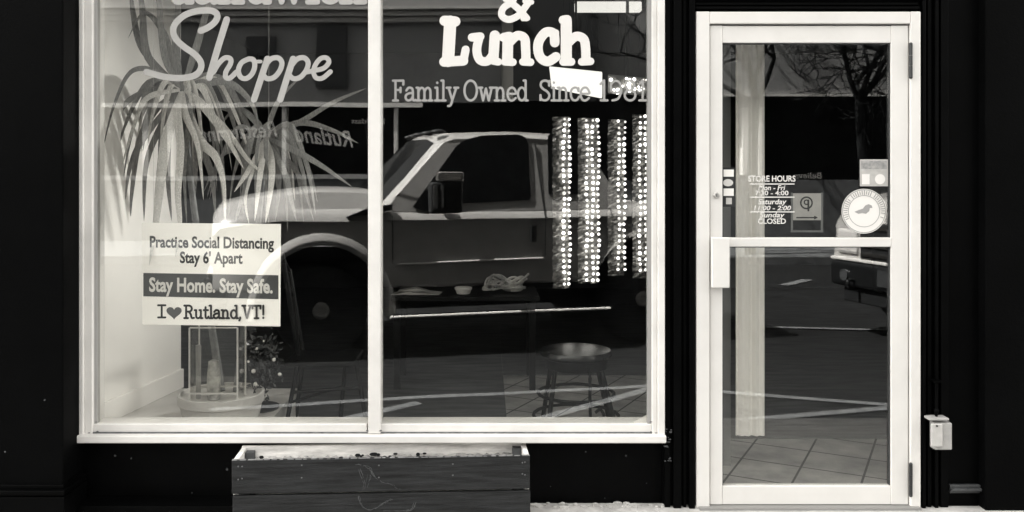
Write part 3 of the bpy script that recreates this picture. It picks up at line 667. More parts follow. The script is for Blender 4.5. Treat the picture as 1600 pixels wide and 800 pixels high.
# ------------------------------------------------------------------ stools
stm = mat('stool_metal', .006, .5, .2)
def leg(m_, a, b, r=.012): m_.tube([a, b], r, 8)
st = thing('bar_stool', (X(900, .92), .92, FZ), 'black metal stool with shiny round seat behind the right pane', 'stool')
ysx = .92; zs = Z(549, ysx); c = Vector((X(900, ysx), ysx, zs)); r = .195
MB().lathe([(r*.9, -.03), (r, -.015), (r, .0), (r*.96, .012), (r*.6, .02), (.01, .022)], c, 36).build('seat', mat('seat_vinyl', .02, .25, .5), st, smooth=True)
MB().lathe([(r*.86, -.085), (r*.9, -.032)], c, 36).build('apron', stm, st, smooth=True)
ends = []
for (dx, dy) in ((-1,-1), (1,-1), (1,1), (-1,1)):
    a = c + Vector((dx*.125, dy*.125, -.08)); b = Vector((c.x + dx*.20 + .02, c.y + dy*.19, FZ)); ends.append((a, b))
    mm = MB(); leg(mm, a, b, .0125); mm.build('leg', stm, st, smooth=True)
for t in (.36, .66):
    ring = [a.lerp(b, t) for a, b in ends]; cc_ = Vector((c.x, c.y, ring[0].z)); rr = (ring[0] - cc_).length
    MB().tube([cc_ + Vector((rr*math.cos(i*.2618), rr*math.sin(i*.2618), 0)) for i in range(25)], .009, 8).build('foot_ring', stm, st, smooth=True)
ch = thing('high_back_chair', (X(505, .9), .9, FZ), 'black metal chair with tall back posts behind the left pane next to the notice', 'chair')
zs = Z(558, .9); xl_, xr_ = X(452, .9), X(560, .9)
MB().box(xl_, xr_, .78, 1.12, zs - .03, zs).build('seat', mat('chair_seat', .006, .5, .2), ch, bevel=.01, seg=3)
for (a, b) in (((466, 562, .8), (446, 672, .76)), ((556, 562, .8), (574, 672, .76)), ((474, 560, 1.1), (462, 652, 1.14)), ((540, 560, 1.1), (532, 652, 1.14))):
    A_, B_ = P(*a), P(*b); B_ = A_ + (B_ - A_) * ((A_.z - FZ) / max(.01, A_.z - B_.z)); mm = MB(); leg(mm, A_, B_, .012); mm.build('leg', stm, ch, smooth=True)
mm = MB(); leg(mm, P(466, 556, .8), P(441, 395, .74), .013); mm.build('back_post', stm, ch, smooth=True)
mm = MB(); leg(mm, P(474, 556, 1.1), P(452, 420, 1.16), .013); mm.build('back_post', stm, ch, smooth=True)
mm = MB(); leg(mm, P(441, 400, .74), P(452, 423, 1.16), .010); leg(mm, P(448, 446, .76), P(457, 460, 1.15), .010); mm.build('back_rail', stm, ch, smooth=True)
mm = MB(); leg(mm, P(457, 613, .785), P(560, 606, .785), .009); leg(mm, P(456, 628, .785), P(535, 604, 1.12), .008); mm.build('stretcher', stm, ch, smooth=True)
m = MB().tube(smooth_poly([P(922, 590, .6), P(922, 640, .6), P(925, 660, .6), P(936, 664, .6), P(944, 652, .6), P(938, 640, .6), P(930, 645, .6)], 6), .008, 8)
m.tube([P(922, 590, .6), P(918, 560, 1.0)], .006)
tag(m.build('looped_cord', stm, smooth=True), 'looped black cord hanging in front of the round seated stool', 'cord')  # a plain looped cord, its use unknown

# ------------------------------------------------------------------ notice
ys = .12
ns = thing('notice_sign', P(330, 508, ys), 'white notice about social distancing and staying home hung inside the left pane', 'sign')
paper = mat('sign_board', .95, .5, .3)
m = MB().prism([(221.5,348),(439,350),(438,510),(222.5,507)], ys, ys + .006, lampf); bd = m.build('board', paper, ns)
m = MB()
for a in (240, 420): m.tube([P(a, 349, ys + .003), (P(a, 349, ys).x, ys + .003, 2.6)], .0006, 5)
m.build('hanging_thread', mat('thread', .5, .4), ns)
m = MB().prism([(224,426.5),(435,430),(435,467.5),(224,463)], ys - .0010, ys - .0004, lampf); band = m.build('banner_band', mat('band_dark', .06, .6), ns)
y_ = ys - .0006
letters('lettering', 'Practice Social Distancing', 234, 428, 386, 17, y_, ink_, ns, bold=.03, rot=-.012)
letters('lettering', "Stay 6' Apart", 281, 379, 410.5, 17, y_, ink_, ns, bold=.03, rot=-.012)
letters('lettering', 'Stay Home. Stay Safe.', 233, 426, 455, 21, ys - .0016, letterw, ns, bold=.03, rot=-.014)
ik = Ink(y_); slab(ik, 'I', 247, 261, 496, 19, y_, 3.2); slab(ik, 'Rutland,VT!', 288, 415, 497, 19.5, y_, 3.3); o = ik.build('lettering', ink_, ns)
ik = Ink(y_); hp = []
for i in range(40):
    t = i / 40 * 6.2832; hp.append((16*math.sin(t)**3 / 16, (13*math.cos(t) - 5*math.cos(2*t) - 2*math.cos(3*t) - math.cos(4*t)) / 16))
ik.poly([(P(272 + a*12, 488 - b*11, y_).x, P(272, 488 - b*11, y_).z) for a, b in hp]); ik.build('heart', mat('heart_grey', .09, .6), ns)

# ------------------------------------------------------------------ pot, palm, lantern, small bush
pot = thing('potted_palm', (X(345, .6), .6, FZ), 'tall strap leaved house plant in a round pale pot at the left of the window', 'plant')
pc = Vector((X(346, .6), .6, 0)); zr = Z(612, .6)
MB().lathe([(.19, PZ + .002), (.205, zr - .05), (.214, zr - .05), (.216, zr), (.200, zr), (.198, zr - .02), (.01, zr - .02)], pc, 40).build('pot', mat('pot_cream', .55, .6, .3, .08, 5), pot, smooth=False, bevel=.003)
crA, crB = P(285, 140, .55), P(415, 215, .6)
m = MB(); m.tube(smooth_poly([pc + Vector((-.03, .10, zr - .02)), P(325, 470, .68), P(300, 300, .60), crA], 6), .022, 8, .014)
m.tube(smooth_poly([pc + Vector((.05, .09, zr - .02)), P(385, 480, .70), P(405, 340, .64), crB], 6), .018, 8, .011); m.build('stem', mat('stem_grey', .16, .8, var=.3, scale=20), pot, smooth=True)
LV = [ # (head, pixel path, depth at tip, width px, coloured as lit)
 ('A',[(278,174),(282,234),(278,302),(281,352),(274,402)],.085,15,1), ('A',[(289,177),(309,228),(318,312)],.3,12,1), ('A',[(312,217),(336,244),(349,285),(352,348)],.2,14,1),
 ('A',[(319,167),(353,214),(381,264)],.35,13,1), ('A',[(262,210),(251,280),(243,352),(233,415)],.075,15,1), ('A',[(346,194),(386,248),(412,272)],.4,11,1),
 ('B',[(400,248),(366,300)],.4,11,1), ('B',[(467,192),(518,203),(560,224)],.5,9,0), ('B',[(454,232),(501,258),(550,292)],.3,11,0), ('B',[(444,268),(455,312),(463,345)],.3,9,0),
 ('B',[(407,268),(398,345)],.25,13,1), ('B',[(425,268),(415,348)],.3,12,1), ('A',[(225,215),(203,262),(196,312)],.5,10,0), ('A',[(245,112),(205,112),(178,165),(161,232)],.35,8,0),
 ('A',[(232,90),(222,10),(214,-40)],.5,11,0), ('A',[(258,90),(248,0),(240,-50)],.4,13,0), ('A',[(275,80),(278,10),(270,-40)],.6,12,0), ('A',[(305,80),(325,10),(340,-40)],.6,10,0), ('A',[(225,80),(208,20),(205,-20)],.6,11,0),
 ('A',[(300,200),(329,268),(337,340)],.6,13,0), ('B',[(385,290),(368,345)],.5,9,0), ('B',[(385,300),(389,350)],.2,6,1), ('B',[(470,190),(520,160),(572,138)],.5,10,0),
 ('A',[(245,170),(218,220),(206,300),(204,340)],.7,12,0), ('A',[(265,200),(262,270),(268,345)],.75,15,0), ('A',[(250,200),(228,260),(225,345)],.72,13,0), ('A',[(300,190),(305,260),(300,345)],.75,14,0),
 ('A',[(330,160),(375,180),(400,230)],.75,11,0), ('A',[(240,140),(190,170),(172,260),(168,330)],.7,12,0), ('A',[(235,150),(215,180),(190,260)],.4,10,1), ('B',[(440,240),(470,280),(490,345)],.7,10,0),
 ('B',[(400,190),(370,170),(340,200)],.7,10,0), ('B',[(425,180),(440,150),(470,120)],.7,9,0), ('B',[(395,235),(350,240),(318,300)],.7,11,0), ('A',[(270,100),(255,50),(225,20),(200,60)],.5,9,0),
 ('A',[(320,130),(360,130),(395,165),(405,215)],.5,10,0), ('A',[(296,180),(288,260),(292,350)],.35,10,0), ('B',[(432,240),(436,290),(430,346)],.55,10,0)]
rl = random.Random(21)
for hd_, hx, hy, num in (('A', 285, 140, 30), ('B', 415, 215, 18)):
    for i in range(num):
        a = rl.uniform(-1.25, 1.25); ln_ = rl.uniform(120, 235) * (1 if hd_ == 'A' else .75); up = rl.uniform(.05, .5) * (1 - abs(a) * .3)
        ex = hx + math.sin(a) * ln_ * .62; ey = hy + ln_ * (.95 - .32 * abs(a))
        if ex > 500: continue
        LV.append((hd_, [(hx + math.sin(a) * ln_ * .30, hy - ln_ * up * .30), (hx + math.sin(a) * ln_ * .52, hy + ln_ * (.35 - up * .2)), (ex, min(ey, 372))], rl.uniform(.35, .85), rl.uniform(6, 11), 1 if rl.random() < .3 else 0))
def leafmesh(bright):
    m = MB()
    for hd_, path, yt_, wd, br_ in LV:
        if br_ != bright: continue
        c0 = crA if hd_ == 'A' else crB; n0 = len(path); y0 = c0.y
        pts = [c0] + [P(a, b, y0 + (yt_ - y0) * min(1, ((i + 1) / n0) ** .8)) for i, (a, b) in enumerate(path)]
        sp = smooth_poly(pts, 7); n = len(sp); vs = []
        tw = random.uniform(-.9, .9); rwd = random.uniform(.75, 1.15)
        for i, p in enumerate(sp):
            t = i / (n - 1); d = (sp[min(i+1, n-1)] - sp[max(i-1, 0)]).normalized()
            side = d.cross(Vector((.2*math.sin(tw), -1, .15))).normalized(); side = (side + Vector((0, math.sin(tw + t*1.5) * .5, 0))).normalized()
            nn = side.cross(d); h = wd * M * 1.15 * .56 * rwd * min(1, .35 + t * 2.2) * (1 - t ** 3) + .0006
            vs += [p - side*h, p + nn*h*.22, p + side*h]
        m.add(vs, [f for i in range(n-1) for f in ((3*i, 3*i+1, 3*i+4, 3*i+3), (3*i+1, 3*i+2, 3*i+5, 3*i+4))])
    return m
leafmesh(1).build('foliage', mat('leaf_lit', .60, .45, .4, .45, 12, stretch=(30, 30, 2)), pot, smooth=True)  # window light put into the colour: paler copy for the lit leaves
leafmesh(0).build('foliage', mat('leaf_shaded', .22, .45, .4, .45, 10, stretch=(30, 30, 2)), pot, smooth=True)  # darker copy of the leaf colour for the shaded leaves

ln = thing('glass_lantern', (X(333, .5), .5, zr - .018), 'square glass lantern with pale edges standing in the round pot under the notice', 'lantern')
lx0, lx1, ly0, ly1 = X(296, .45), X(371, .45), .45, .60; lz0 = zr - .018; lz1 = Z(512, .45)
edge = mat('lantern_edge', .6, .3); m = MB(); e = .0035
for xx in (lx0, lx1):
    for yy in (ly0, ly1): m.box(xx - e, xx + e, yy - e, yy + e, lz0, lz1)
for zz in (lz0 + .045, lz1):
    m.box(lx0 + e, lx1 - e, ly0 - e, ly0 + e, zz - e, zz + e); m.box(lx0 + e, lx1 - e, ly1 - e, ly1 + e, zz - e, zz + e)
m.build('lantern_frame', edge, ln)
lg = glass('lantern_glass', .05, .97)
m = MB().box(lx0 + e, lx1 - e, ly0 - .001, ly0 + .001, lz0 + .05, lz1 - .004).box(lx0 - .001, lx0 + .001, ly0 + e, ly1 - e, lz0, lz1).box(lx1 - .001, lx1 + .001, ly0 + e, ly1 - e, lz0, lz1); m.build('lantern_glass', lg, ln)
q = P(334, 600, .52); MB().lathe([(.032, lz0 + .001), (.034, lz0 + .10), (.026, lz0 + .19), (.008, lz0 + .2)], (q.x, q.y, 0), 18).build('candle', mat('candle_grey', .42, .4, var=.5, scale=25), ln, smooth=True)
q = P(310, 600, .53); MB().lathe([(.012, lz0 + .001), (.014, lz0 + .27)], (q.x, q.y, 0), 12).build('taper', mat('taper_grey', .3, .5), ln)

sb = thing('small_bush', (X(408, .75), .75, FZ), 'small dark bush with a few white berries right of the pale pot', 'plant')
MB().lathe([(.07, FZ), (.10, .24), (.105, .25), (.09, .25), (.01, .24)], (X(405, .75), .75, 0), 24).build('pot', mat('pot_dark', .03, .5), sb)
m = MB(); c0 = P(406, 570, .75)
for i in range(420):
    d = Vector((random.gauss(0, 1), random.gauss(0, 1), random.gauss(0, 1))).normalized() * random.random() ** .5
    p = c0 + Vector((d.x * .13, d.y * .12, d.z * .22)); a = Vector((random.gauss(0,1), random.gauss(0,1), random.gauss(0,1))).normalized(); b = a.orthogonal().normalized(); s_ = random.uniform(.010, .022)
    m.add([p - a*s_, p + b*s_*.45, p + a*s_, p - b*s_*.45], [(0,1,2,3)])
m.build('foliage', mat('bush_leaf', .06, .4, .5, .6, 60), sb)
m = MB()
for i in range(9):
    a = i * .7; m.tube(smooth_poly([(c0.x, c0.y, .245), c0 + Vector((.04*math.cos(a), .04*math.sin(a), -.1)), c0 + Vector((.1*math.cos(a), .1*math.sin(a), .08 + .02*(i % 3)))], 4), .003, 5)
m.build('stem', mat('twig', .04, .8), sb)
for a, b, yy, r in ((428, 562, .62, .010), (437, 585, .62, .010), (401, 545, .66, .008), (396, 580, .64, .012), (399, 600, .64, .010), (412, 533, .66, .006), (388, 565, .64, .007)):
    MB().ball(P(a, b, yy), r, 6).build('berry', mat('berry_white', .75, .4), sb, smooth=True)

# ------------------------------------------------------------------ pickup truck parked at the kerb (seen only in the glass)
YT, AL = -4.45, R(15)
TX = Matrix.Translation((0, YT, ZST)) @ Matrix(((math.cos(AL), -math.sin(AL), 0, 0), (-math.sin(AL), -math.cos(AL), 0, 0), (0, 0, 1, 0), (0, 0, 0, 1)))
def U(px):
    k = (px - CX) * M / D; t = math.tan(AL); return (D - YT) * k / (1 - k * t) / math.cos(AL)
def H(px, py):
    u = U(px); d = D - YT + u * math.sin(AL); return ZC - (py - CY) * M / D * d - ZST
tr = thing('pickup_truck', (0, YT, ZST), 'silver extended cab pickup truck parked at the kerb, mirrored in the shop window', 'truck')
paint = mat('truck_silver', .38, .32, .5, .05, 2, coat=.6)
tgl = mat('truck_glass', .008, .06, .35); blk = mat('truck_black', .012, .5, .4); chrome = mat('truck_chrome', .7, .15, metal=1)
tyre = mat('tyre', .045, .85, var=.5, scale=20)
WD = 2.05
uF, uR = U(331), 2.32
uw1, uw2 = U(503), 1.62
RWH = .43
def arch(u):
    z = .62
    for c_ in (uw1, uw2):
        d = abs(u - c_)
        if d < .56: z = max(z, .42 + math.sqrt(max(0, .56**2 - d*d)) * 1.12)
    return z
def section(u):
    zb_ = arch(u); belt = 1.345
    ucow = U(600)
    if u < ucow:
        t = (u - uF) / (ucow - uF); t2 = max(0, min(1, t))
        sh = 1.25 + .09 * min(1, t2 * 2.5) ** .6; top = 1.36 + .17 * (min(1, t2 * 1.7)) ** .6 - .02 * max(0, t2-.8) * 5
        if t2 < .02: top -= .05; sh -= .05
    else: sh = belt; top = belt + .01
    inx = .10 * max(0, 1 - (u - uF) / .35) ** 2
    zb_ = min(zb_, sh - .18)
    zc_ = max(zb_ + .06, .86); zm = sh - .10
    zc_ = min(zc_, zm - .02)
    pr = [(.03 + inx, zb_), (-.012 + inx, zb_ + .03), (-.002 + inx, zc_), (.016 + inx, min(zc_ + .05, zm - .01)), (.034 + inx, zm - .005), (.012 + inx, zm + .012), (.034 + inx, zm + .05), (.08 + inx, sh), (.13 + inx * .8, sh + .015), (.21 + inx * .6, top - .03), (.30 + inx * .4, top - .004), (.75, top + .004), (WD/2, top + .01)]
    return pr
us = sorted(set([round(uF + (uR - uF) * i / 70, 4) for i in range(71)] + [round(c_ + .56 * math.cos(math.pi * i / 18), 4) for c_ in (uw1, uw2) for i in range(19)] + [round(U(600) - .001, 4), round(U(600) + .001, 4)]))
us = [u for u in us if uF <= u <= uR]
m = MB(); rows = []
for u in us:
    pr = section(u); full = pr + [(WD - a, b) for a, b in pr[::-1][1:]]; rows.append([(u, a, b) for a, b in full])
n = len(rows[0]); vs = [p for r_ in rows for p in r_]
fs = [(i*n+j, (i+1)*n+j, (i+1)*n+j+1, i*n+j+1) for i in range(len(rows)-1) for j in range(n-1)]
fs += [tuple(range(n)), tuple((len(rows)-1)*n + j for j in range(n))]
m.add(vs, fs)
def tk(m_, name, mt, par=None, **k): return m_.build(name, mt, par or tr, xf=TX, **k)
body = tk(m, 'body', paint, smooth=True)
# cab
zB, zR = 1.33, 2.03
ub0, ut0, ut1, ub1 = U(600), U(700), U(925), U(985)
def lerp(a, b, t): return a + (b - a) * t
side = []
cabm = MB()
def cabrow(w_, zr_, ff, tw):   # a lengthwise outline at width w_: (base front, top front, roof mid, top rear, base rear)
    return [(lerp(ub0, U(552), ff), w_[0], zB), (lerp(ut0, ut0 - .10, ff), w_[1], zr_ - .03), (lerp(ut0, ut0-.10, ff) + .10, w_[1], zr_), ((ut0 + ut1) / 2, w_[1], zr_ + .025), (ut1 - .1, w_[1], zr_), (ut1, w_[1], zr_ - .03), (ub1, w_[0], zB)]
rows = [cabrow((.06, .20), zR - .035, 0, 0), cabrow((.065, .25), zR, .03, 0), cabrow((.30, .42), zR + .03, .55, 0), cabrow((WD/2, WD/2), zR + .045, 1, 0)]
rows += [[(p[0], WD - p[1], p[2]) for p in r_] for r_ in rows[:3][::-1]]
n = len(rows[0]); cabm.add([p for r_ in rows for p in r_], [(i*n+j, (i+1)*n+j, (i+1)*n+j+1, i*n+j+1) for i in range(len(rows)-1) for j in range(n-1)] + [tuple(range(n)), tuple((len(rows)-1)*n+j for j in range(n))])
cab = tk(cabm, 'cab', paint, bevel=.02, seg=3, smooth=False)
def sidepoly(pxs, off, th):
    vs = []
    for px, py in pxs:
        # solve on the sloping cab side
        w0 = .06
        for _ in range(4):
            d = D - YT + U(px) * math.sin(AL) + w0 * math.cos(AL); z = ZC - (py - CY) * M / D * d - ZST; h = (z - zB) / (zR - .065 - zB); w0 = lerp(.06, .20, h)
        k = (px - CX) * M / D; dx = D - YT; t = math.tan(AL)
        u = ((dx + w0 / math.cos(AL)) * k / (1 - k * t)) / math.cos(AL) + w0 * math.tan(AL)
        u = U(px) + (w0) * ((px - CX) * M / D * math.cos(AL) + math.sin(AL))
        vs.append((u, w0 - off, z))
    n = len(vs); return MB().add(vs + [(a, b + th, c) for a, b, c in vs], [tuple(range(n)), tuple(range(2*n-1, n-1, -1))] + [(i, (i+1) % n, (i+1) % n + n, i + n) for i in range(n)])
W1 = [(644,322),(660,328),(700,327),(722,316),(826,311),(829,306),(826,226),(822,216),(812,211),(752,213),(728,219),(712,229)]
W2 = [(857,302),(912,302),(914,296),(906,214),(900,208),(862,208),(856,214)]
tk(sidepoly(W1, .012, .010), 'side_window', tgl); tk(sidepoly(W2, .012, .010), 'side_window', tgl)
# windscreen: a dark sheet just proud of the sloping front of the cab
def front(ff, h, off):
    wl = ((.06, .20), (.30, .42), (WD/2, WD/2)); 
    rows_ = {0: (ub0, ut0, .06, .20, zR - .065), 1: (lerp(ub0, U(552), .55), lerp(ut0, ut0 - .10, .55), .30, .42, zR), 2: (U(552), ut0 - .10, WD/2, WD/2, zR + .015)}
    a = rows_[ff]; return (lerp(a[0], a[1], h) - off, lerp(a[2], a[3], h), lerp(zB, a[4], h) + off * .6)
vs = []
for h in (.05, .94):
    rr = [front(0, h, .012), front(1, h, .02), front(2, h, .02)]; rr[0] = (rr[0][0], rr[0][1] + .05, rr[0][2])
    rr += [(p[0], WD - p[1], p[2]) for p in rr[:2][::-1]]; vs += rr
m = MB().add(vs, [(i, i+1, i+6, i+5) for i in range(4)]); o = tk(m, 'windscreen', tgl); sm = o.modifiers.new('solid', 'SOLIDIFY'); sm.thickness = .006
def seamline(pts, wd=.010):
    m_ = MB(); m_.tube(pts, wd / 2, 6); return m_
tk(seamline([(U(613), -.0, .72), (U(613), .008, 1.2), (U(613), .03, 1.29)]), 'door_seam', blk)
tk(seamline([(U(853), .012, .72), (U(853), .0, 1.25), (U(853), .068, 1.36), (U(846), .188, zR - .08)]), 'door_seam', blk)
tk(seamline([(U(958), .012, .72), (U(958), .0, 1.25), (U(958), .06, 1.33)]), 'door_seam', blk)
tk(seamline([(U(613), .03, .71), (U(853), .03, .71)]), 'door_seam', blk)
tk(MB().box(U(829), U(838), -.03, .02, 1.02, 1.19), 'door_handle', blk, bevel=.008)
tk(MB().tube([(U(618), -.012, H(618, 413)), (U(850), -.012, H(850, 404))], .012, 6), 'door_trim', mat('door_trim', .55, .4))
tk(MB().box(U(612), U(958), .01, .06, .56, .60), 'sill_trim', blk)
tk(MB().tube([(U(590), .10, 1.38), (U(572), .12, 2.15)], .004, 5), 'aerial', blk)
# mirror
mx0, mx1 = U(664), U(713)
mr_ = tk(MB().box(mx0, mx1, -.25, -.10, H(690, 330), H(690, 284)), 'wing_mirror', blk, bevel=.025, seg=3)
tk(MB().box(U(676), U(714), -.255, -.10, H(690, 283), H(690, 268)), 'mirror_cap', chrome, mr_, bevel=.02, seg=3)
tk(MB().box(U(684), U(700), -.11, .05, H(690, 322), H(690, 312)), 'mirror_arm', blk, mr_)
tk(MB().box(U(668), U(674), -.256, -.249, H(690, 322), H(690, 288)).box(U(679), U(683), -.256, -.249, H(690, 322), H(690, 288)), 'mirror_signal', mat('signal_grey', .25, .3), mr_)
# roof lamps
for i in range(5):
    ww = .30 + i * .36; MB().ball((ut0 - .02 - .05 * (1 - abs(ww - WD/2)), ww, zR + .04), .05, 6, (1.5, 1, .5)).build('roof_lamp', blk, tr, xf=TX, smooth=True)
# running board, frame, under body
tk(MB().box(U(606), U(950), -.10, .10, .34, .37).box(U(606), U(950), -.11, -.095, .335, .385), 'running_board', blk, bevel=.006)
tk(MB().tube([(U(606), -.115, .378), (U(945), -.115, .378)], .014, 8), 'step_trim', mat('step_trim', .8, .4))
tk(MB().box(uF + .35, uR - .1, .35, WD - .35, .38, .66).box(uF + .2, uR - .05, .2, WD - .2, .60, .85), 'chassis', blk)
def wheel(uc, wc, s):
    g_ = MB(); ro = RWH
    prof = [(.24, -.13), (.36, -.14), (.41, -.12), (ro, -.07), (ro, .07), (.41, .12), (.36, .14), (.24, .13)]
    g_.lathe(prof, (uc, wc, RWH), 36, 'y'); wh = tk(g_, 'wheel', tyre, smooth=False)
    q = MB(); q.lathe([(.25, .09*s), (.245, .115*s), (.225, .12*s), (.20, .105*s), (.085, .10*s), (.075, .15*s), (.05, .16*s), (.045, .145*s), (.01, .14*s)], (uc, wc, RWH), 30, 'y'); tk(q, 'rim', mat('rim_grey', .45, .4), wh)
    q = MB()
    for i in range(8):
        a = i * .7854; q.lathe([(.02, .055*s), (.02, .10*s)], (uc + .15*math.cos(a), wc, RWH + .15*math.sin(a)), 8, 'y')
    tk(q, 'wheel_nuts', blk, wh)
for uc in (uw1, uw2): wheel(uc, .20, -1); wheel(uc, WD - .20, 1)
for uc in (uw1, uw2):
    pts = [(uc + .575*math.cos(math.pi*i/20), .012, .42 + .575*math.sin(math.pi*i/20)*1.12) for i in range(21)]
    if uc < 1:
        ro_, ri_ = .665, .565; N_ = 28; vs = []
        for i in range(N_ + 1):
            a = math.pi * (i / N_ * 1.04 - .02); ca, sa = math.cos(a), math.sin(a) * 1.10
            vs += [(uc + ri_*ca, .05, .42 + ri_*sa), (uc + ri_*ca, -.035, .42 + ri_*sa), (uc + (ri_+.03)*ca, -.05, .42 + (ri_+.03)*sa), (uc + (ro_-.05)*ca, -.045, .42 + (ro_-.05)*sa), (uc + ro_*ca, .0, .42 + ro_*sa), (uc + ro_*ca, .05, .42 + ro_*sa)]
        tk(MB().add(vs, [(6*i+j, 6*i+j+1, 6*i+j+7, 6*i+j+6) for i in range(N_) for j in range(5)]), 'wheel_arch_flare', paint, smooth=True)
    tk(MB().box(uc - .52, uc + .52, .33, .36, .5, 1.0), 'wheel_well', blk)
# front end
tk(MB().box(uF - .06, uF + .12, .10, WD - .10, .50, .76), 'front_bumper', mat('bumper_dark', .015, .35, metal=.5), bevel=.04, seg=3)
tk(MB().box(uF - .035, uF + .05, .55, WD - .55, .80, 1.18), 'grille', blk, bevel=.02)
m = MB()
for i in range(4): m.box(uF - .05, uF - .03, .58, WD - .58, .84 + i*.09, .87 + i*.09)
tk(m, 'grille_bar', chrome)
for ww in (.17, WD - .50): tk(MB().box(uF - .03, uF + .10, ww, ww + .33, .84, 1.10), 'headlight', mat('headlight', .5, .1, .8), bevel=.03)
for ww in (.45, WD - .5): tk(MB().tube(smooth_poly([(uF - .05, ww, .58), (uF - .13, ww, .58), (uF - .13, ww, .50), (uF - .05, ww, .49)], 4), .018, 8), 'tow_hook', blk)
tk(MB().box(uF - .05, uF + .06, .10, WD - .10, .768, .80), 'bumper_trim', mat('bumper_trim', .55, .4), bevel=.008)
tk(MB().box(uF + .0, uF + .10, .25, WD - .25, .34, .495).box(uF - .02, uF + .05, .30, .42, .26, .34).box(uF - .02, uF + .05, .95, 1.1, .28, .34), 'valance', blk, bevel=.015)
tk(MB().box(uF - .075, uF - .061, WD/2 - .16, WD/2 + .16, .56, .72), 'number_plate', mat('plate_grey', .03, .5))
for ww in (.30, WD - .42): tk(MB().lathe([(.06, -.085), (.065, -.04)], (uF, ww + .06, .62), 18, 'x'), 'fog_lamp', mat('fog_lamp', .05, .15, .8))
tk(MB().box(uR - .02, uR + .10, .15, WD - .15, .55, .72), 'rear_bumper', chrome, bevel=.03)
# hood badge louvre
tk(MB().prism([(U(a), H(a, b)) for a, b in ((541, 338), (576, 324), (612, 319), (612, 327), (572, 334))], -.012, .06, lambda a, y, b: (a, y, b)), 'fender_vent', blk)
t2 = copy_tree(tr)
t2.location = (6.62, -4.38, ZST)
t2['label'] = 'second silver pickup truck whose front end is mirrored in the door glass'

# ------------------------------------------------------------------ across the street
YB = -16.0; yv = -YB          # mirrored depth
bl = thing('restaurant_building', (0, YB, -.04), 'long grey stuccoed building with white framed shop windows across the street, mirrored in the glass', 'building')
stucco = mat('stucco_grey', .22, .9, .2, .08, .6, .1, 30)
dark = mat('dark_shopwindow', .006, .12, .35)
trim = mat('trim_white', .62, .6, var=.1, scale=3)
def XB(px): return X(px, yv)
def ZB(py): return Z(py, yv)
zw0, zw1 = ZB(281), ZB(166)
MB().box(-30, XB(800), YB - 4, YB, ZB(160), 8.5).box(XB(800), 30, YB - 4, YB, ZB(146), 8.5).build('wall', stucco, bl)
MB().box(-30, 30, YB - 4, YB - .001, -.04, zw0).build('stall_riser', mat('riser_grey', .10, .8, var=.2), bl)
MB().box(-30, 30, YB - 4, YB - .25, zw0, ZB(146)+.05).build('show_glass', dark, bl)
MB().box(-30, XB(660), YB - .05, YB + .10, ZB(168), ZB(161)).box(XB(1100), 30, YB - .05, YB + .1, ZB(151), ZB(147)).build('window_head', trim, bl)
MB().box(-30, XB(600), YB - .05, YB + .06, zw0, zw0 + .10).build('window_sill', mat('sill_grey', .25, .8), bl)
for px, wd in ((90, 8), (228, 9), (266, 9), (446, 7), (619, 6), (1165, 8), (1188, 5)):
    MB().box(XB(px - wd/2), XB(px + wd/2), YB - .24, YB + .02, zw0 + .1, ZB(168)).build('window_post', trim, bl)
MB().box(XB(238), XB(258), YB - 2, YB - .02, zw0, ZB(168)).build('doorway', mat('doorway_dark', .02, .6), bl)
cz = ZB(34)
MB().box(-30, XB(800), YB, YB + .18, cz, cz + .10).box(-30, XB(800), YB, YB + .28, cz + .12, cz + .22).box(-30, XB(800), YB, YB + .4, cz + .24, cz + .30).build('cornice', mat('cornice_pale', .42, .8), bl)
MB().box(XB(386), XB(431), YB + .0005, YB + .08, ZB(86), ZB(55)).build('wall_panel', mat('panel_dark', .03, .5), bl)
MB().box(XB(496), XB(543), YB + .0005, YB + .10, ZB(138), ZB(42)).build('wall_panel', MATS['panel_dark'], bl)
MB().box(XB(785), XB(930), YB + .001, YB + .3, ZB(160), ZB(-40)).build('dark_bay', mat('bay_dark', .012, .7), bl)
def mirrored(text, px0, px1, py, cap, rot, mt, shear=.35):
    cu = bpy.data.curves.new('lettering', 'FONT'); cu.body = text; cu.shear = shear; cu.offset = .016; cu.resolution_u = 3
    t = bpy.data.objects.new('t', cu); C.objects.link(t); bpy.context.view_layer.update()
    me = bpy.data.meshes.new_from_object(t.evaluated_get(bpy.context.evaluated_depsgraph_get())); bpy.data.objects.remove(t)
    xs = [v.co.x for v in me.vertices]; a0_, a1_ = min(xs), max(xs); k_ = M * (yv + D) / D
    sx = (px1 - px0) * k_ / (a1_ - a0_); sz = cap * k_ / .69
    for v in me.vertices:
        a = (v.co.x - a0_) * sx; v.co = Vector((XB(px1) - a, YB - .24, ZB(py) + v.co.y * sz + rot * a)) - Vector(bl['_b'])
    me.materials.clear(); me.materials.append(mt); me.name = 'lettering'
    o = bpy.data.objects.new('lettering', me); C.objects.link(o); o.parent = bl; return o
lt = mat('far_lettering', .85, .6)
mirrored('Rutland', 455, 549, 232, 26, .14, lt); mirrored('Restaurant', 305, 432, 212, 24, -.08, lt); mirrored('Breakfast', 545, 600, 192, 8, 0, lt, 0)
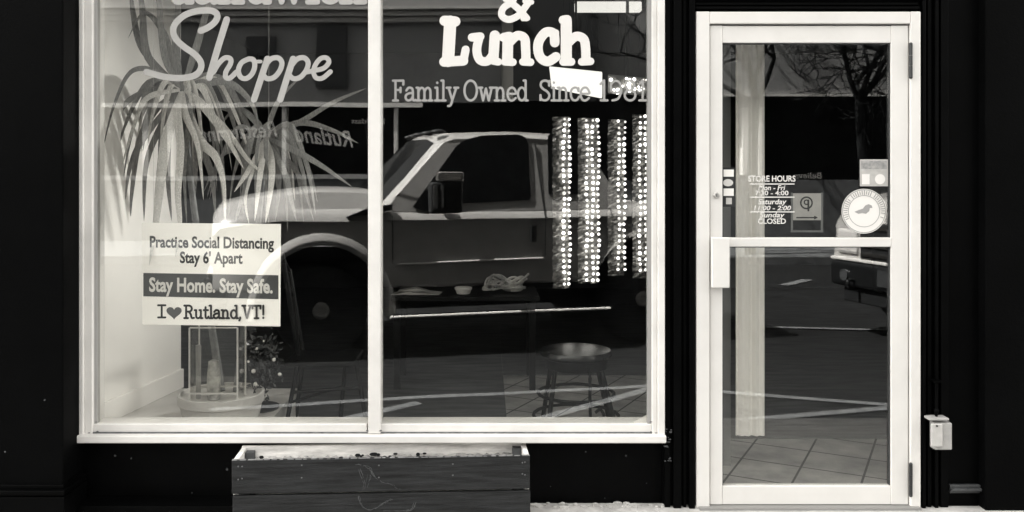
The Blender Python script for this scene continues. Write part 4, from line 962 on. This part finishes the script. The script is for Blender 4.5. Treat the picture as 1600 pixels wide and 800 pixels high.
mirrored('Believe', 1246, 1290, 279, 9, 0, lt, .1); mirrored('In', 1254, 1272, 295, 9, 0, lt, .1)
# bare street trees
bark = mat('bark', .012, .9, .1, .6, 5, .4, 40)
def tree(x, y, h, lean, seed, label):
    rnd = random.Random(seed); t = thing('bare_tree', (x, y, -.04), label, 'tree', 'bare street trees across the road')
    tm, bmh = MB(), MB()
    top = Vector((x + lean, y, -.04 + h * .36)); tm.tube([(x, y, -.06), (x + lean * .4, y, h * .18), top], .11, 10, .075); tm.build('trunk', bark, t, smooth=True)
    def grow(p, d, ln_, r, lv):
        q = p; pts = [p]; dd = d
        for i in range(4):
            dd = (dd + Vector((rnd.gauss(0, .22), rnd.gauss(0, .22), rnd.gauss(.03, .16)))).normalized(); q = q + dd * ln_ / 4; pts.append(q)
        bmh.tube(pts, r, 6 if lv < 2 else 4, r * .55, caps=False)
        if lv < 5:
            for i in range(2 + (rnd.random() < .8)):
                a = rnd.choice(pts[2:]); nd = (dd + Vector((rnd.gauss(0, .65), rnd.gauss(0, .65), rnd.gauss(.05, .45)))).normalized(); grow(a, nd, ln_ * rnd.uniform(.62, .85), max(r * .6, .012), lv + 1)
    for i in range(5):
        a = i * 1.257 + rnd.random(); grow(top, Vector((math.cos(a) * .75, math.sin(a) * .75, .9)).normalized(), h * .24, .055, 0)
    bmh.build('crown', bark, t, smooth=True)
def far(px, y): return (px - CX) * M * (D - y) / D
tree(far(1354, -13.2), -13.2, 8.0, -.15, 3, 'bare dark street tree across the road mirrored at the top of the door glass')
tree(far(1172, -12.9), -12.9, 7.8, .1, 5, 'bare dark street tree across the road whose trunk is mirrored behind the pale blind')
tree(far(1500, -13.0), -13.0, 7.5, .1, 9, 'bare dark street tree across the road farther right than the other')
# ------------------------------------------------------------------ tidy
for o in bpy.data.objects:
    if '_b' in o: del o['_b']
    if o.type == 'MESH' and o.data.polygons and o.data.polygons[0].use_smooth and not o.modifiers:
        try: o.data.set_sharp_from_angle(angle=R(40))
        except Exception: pass
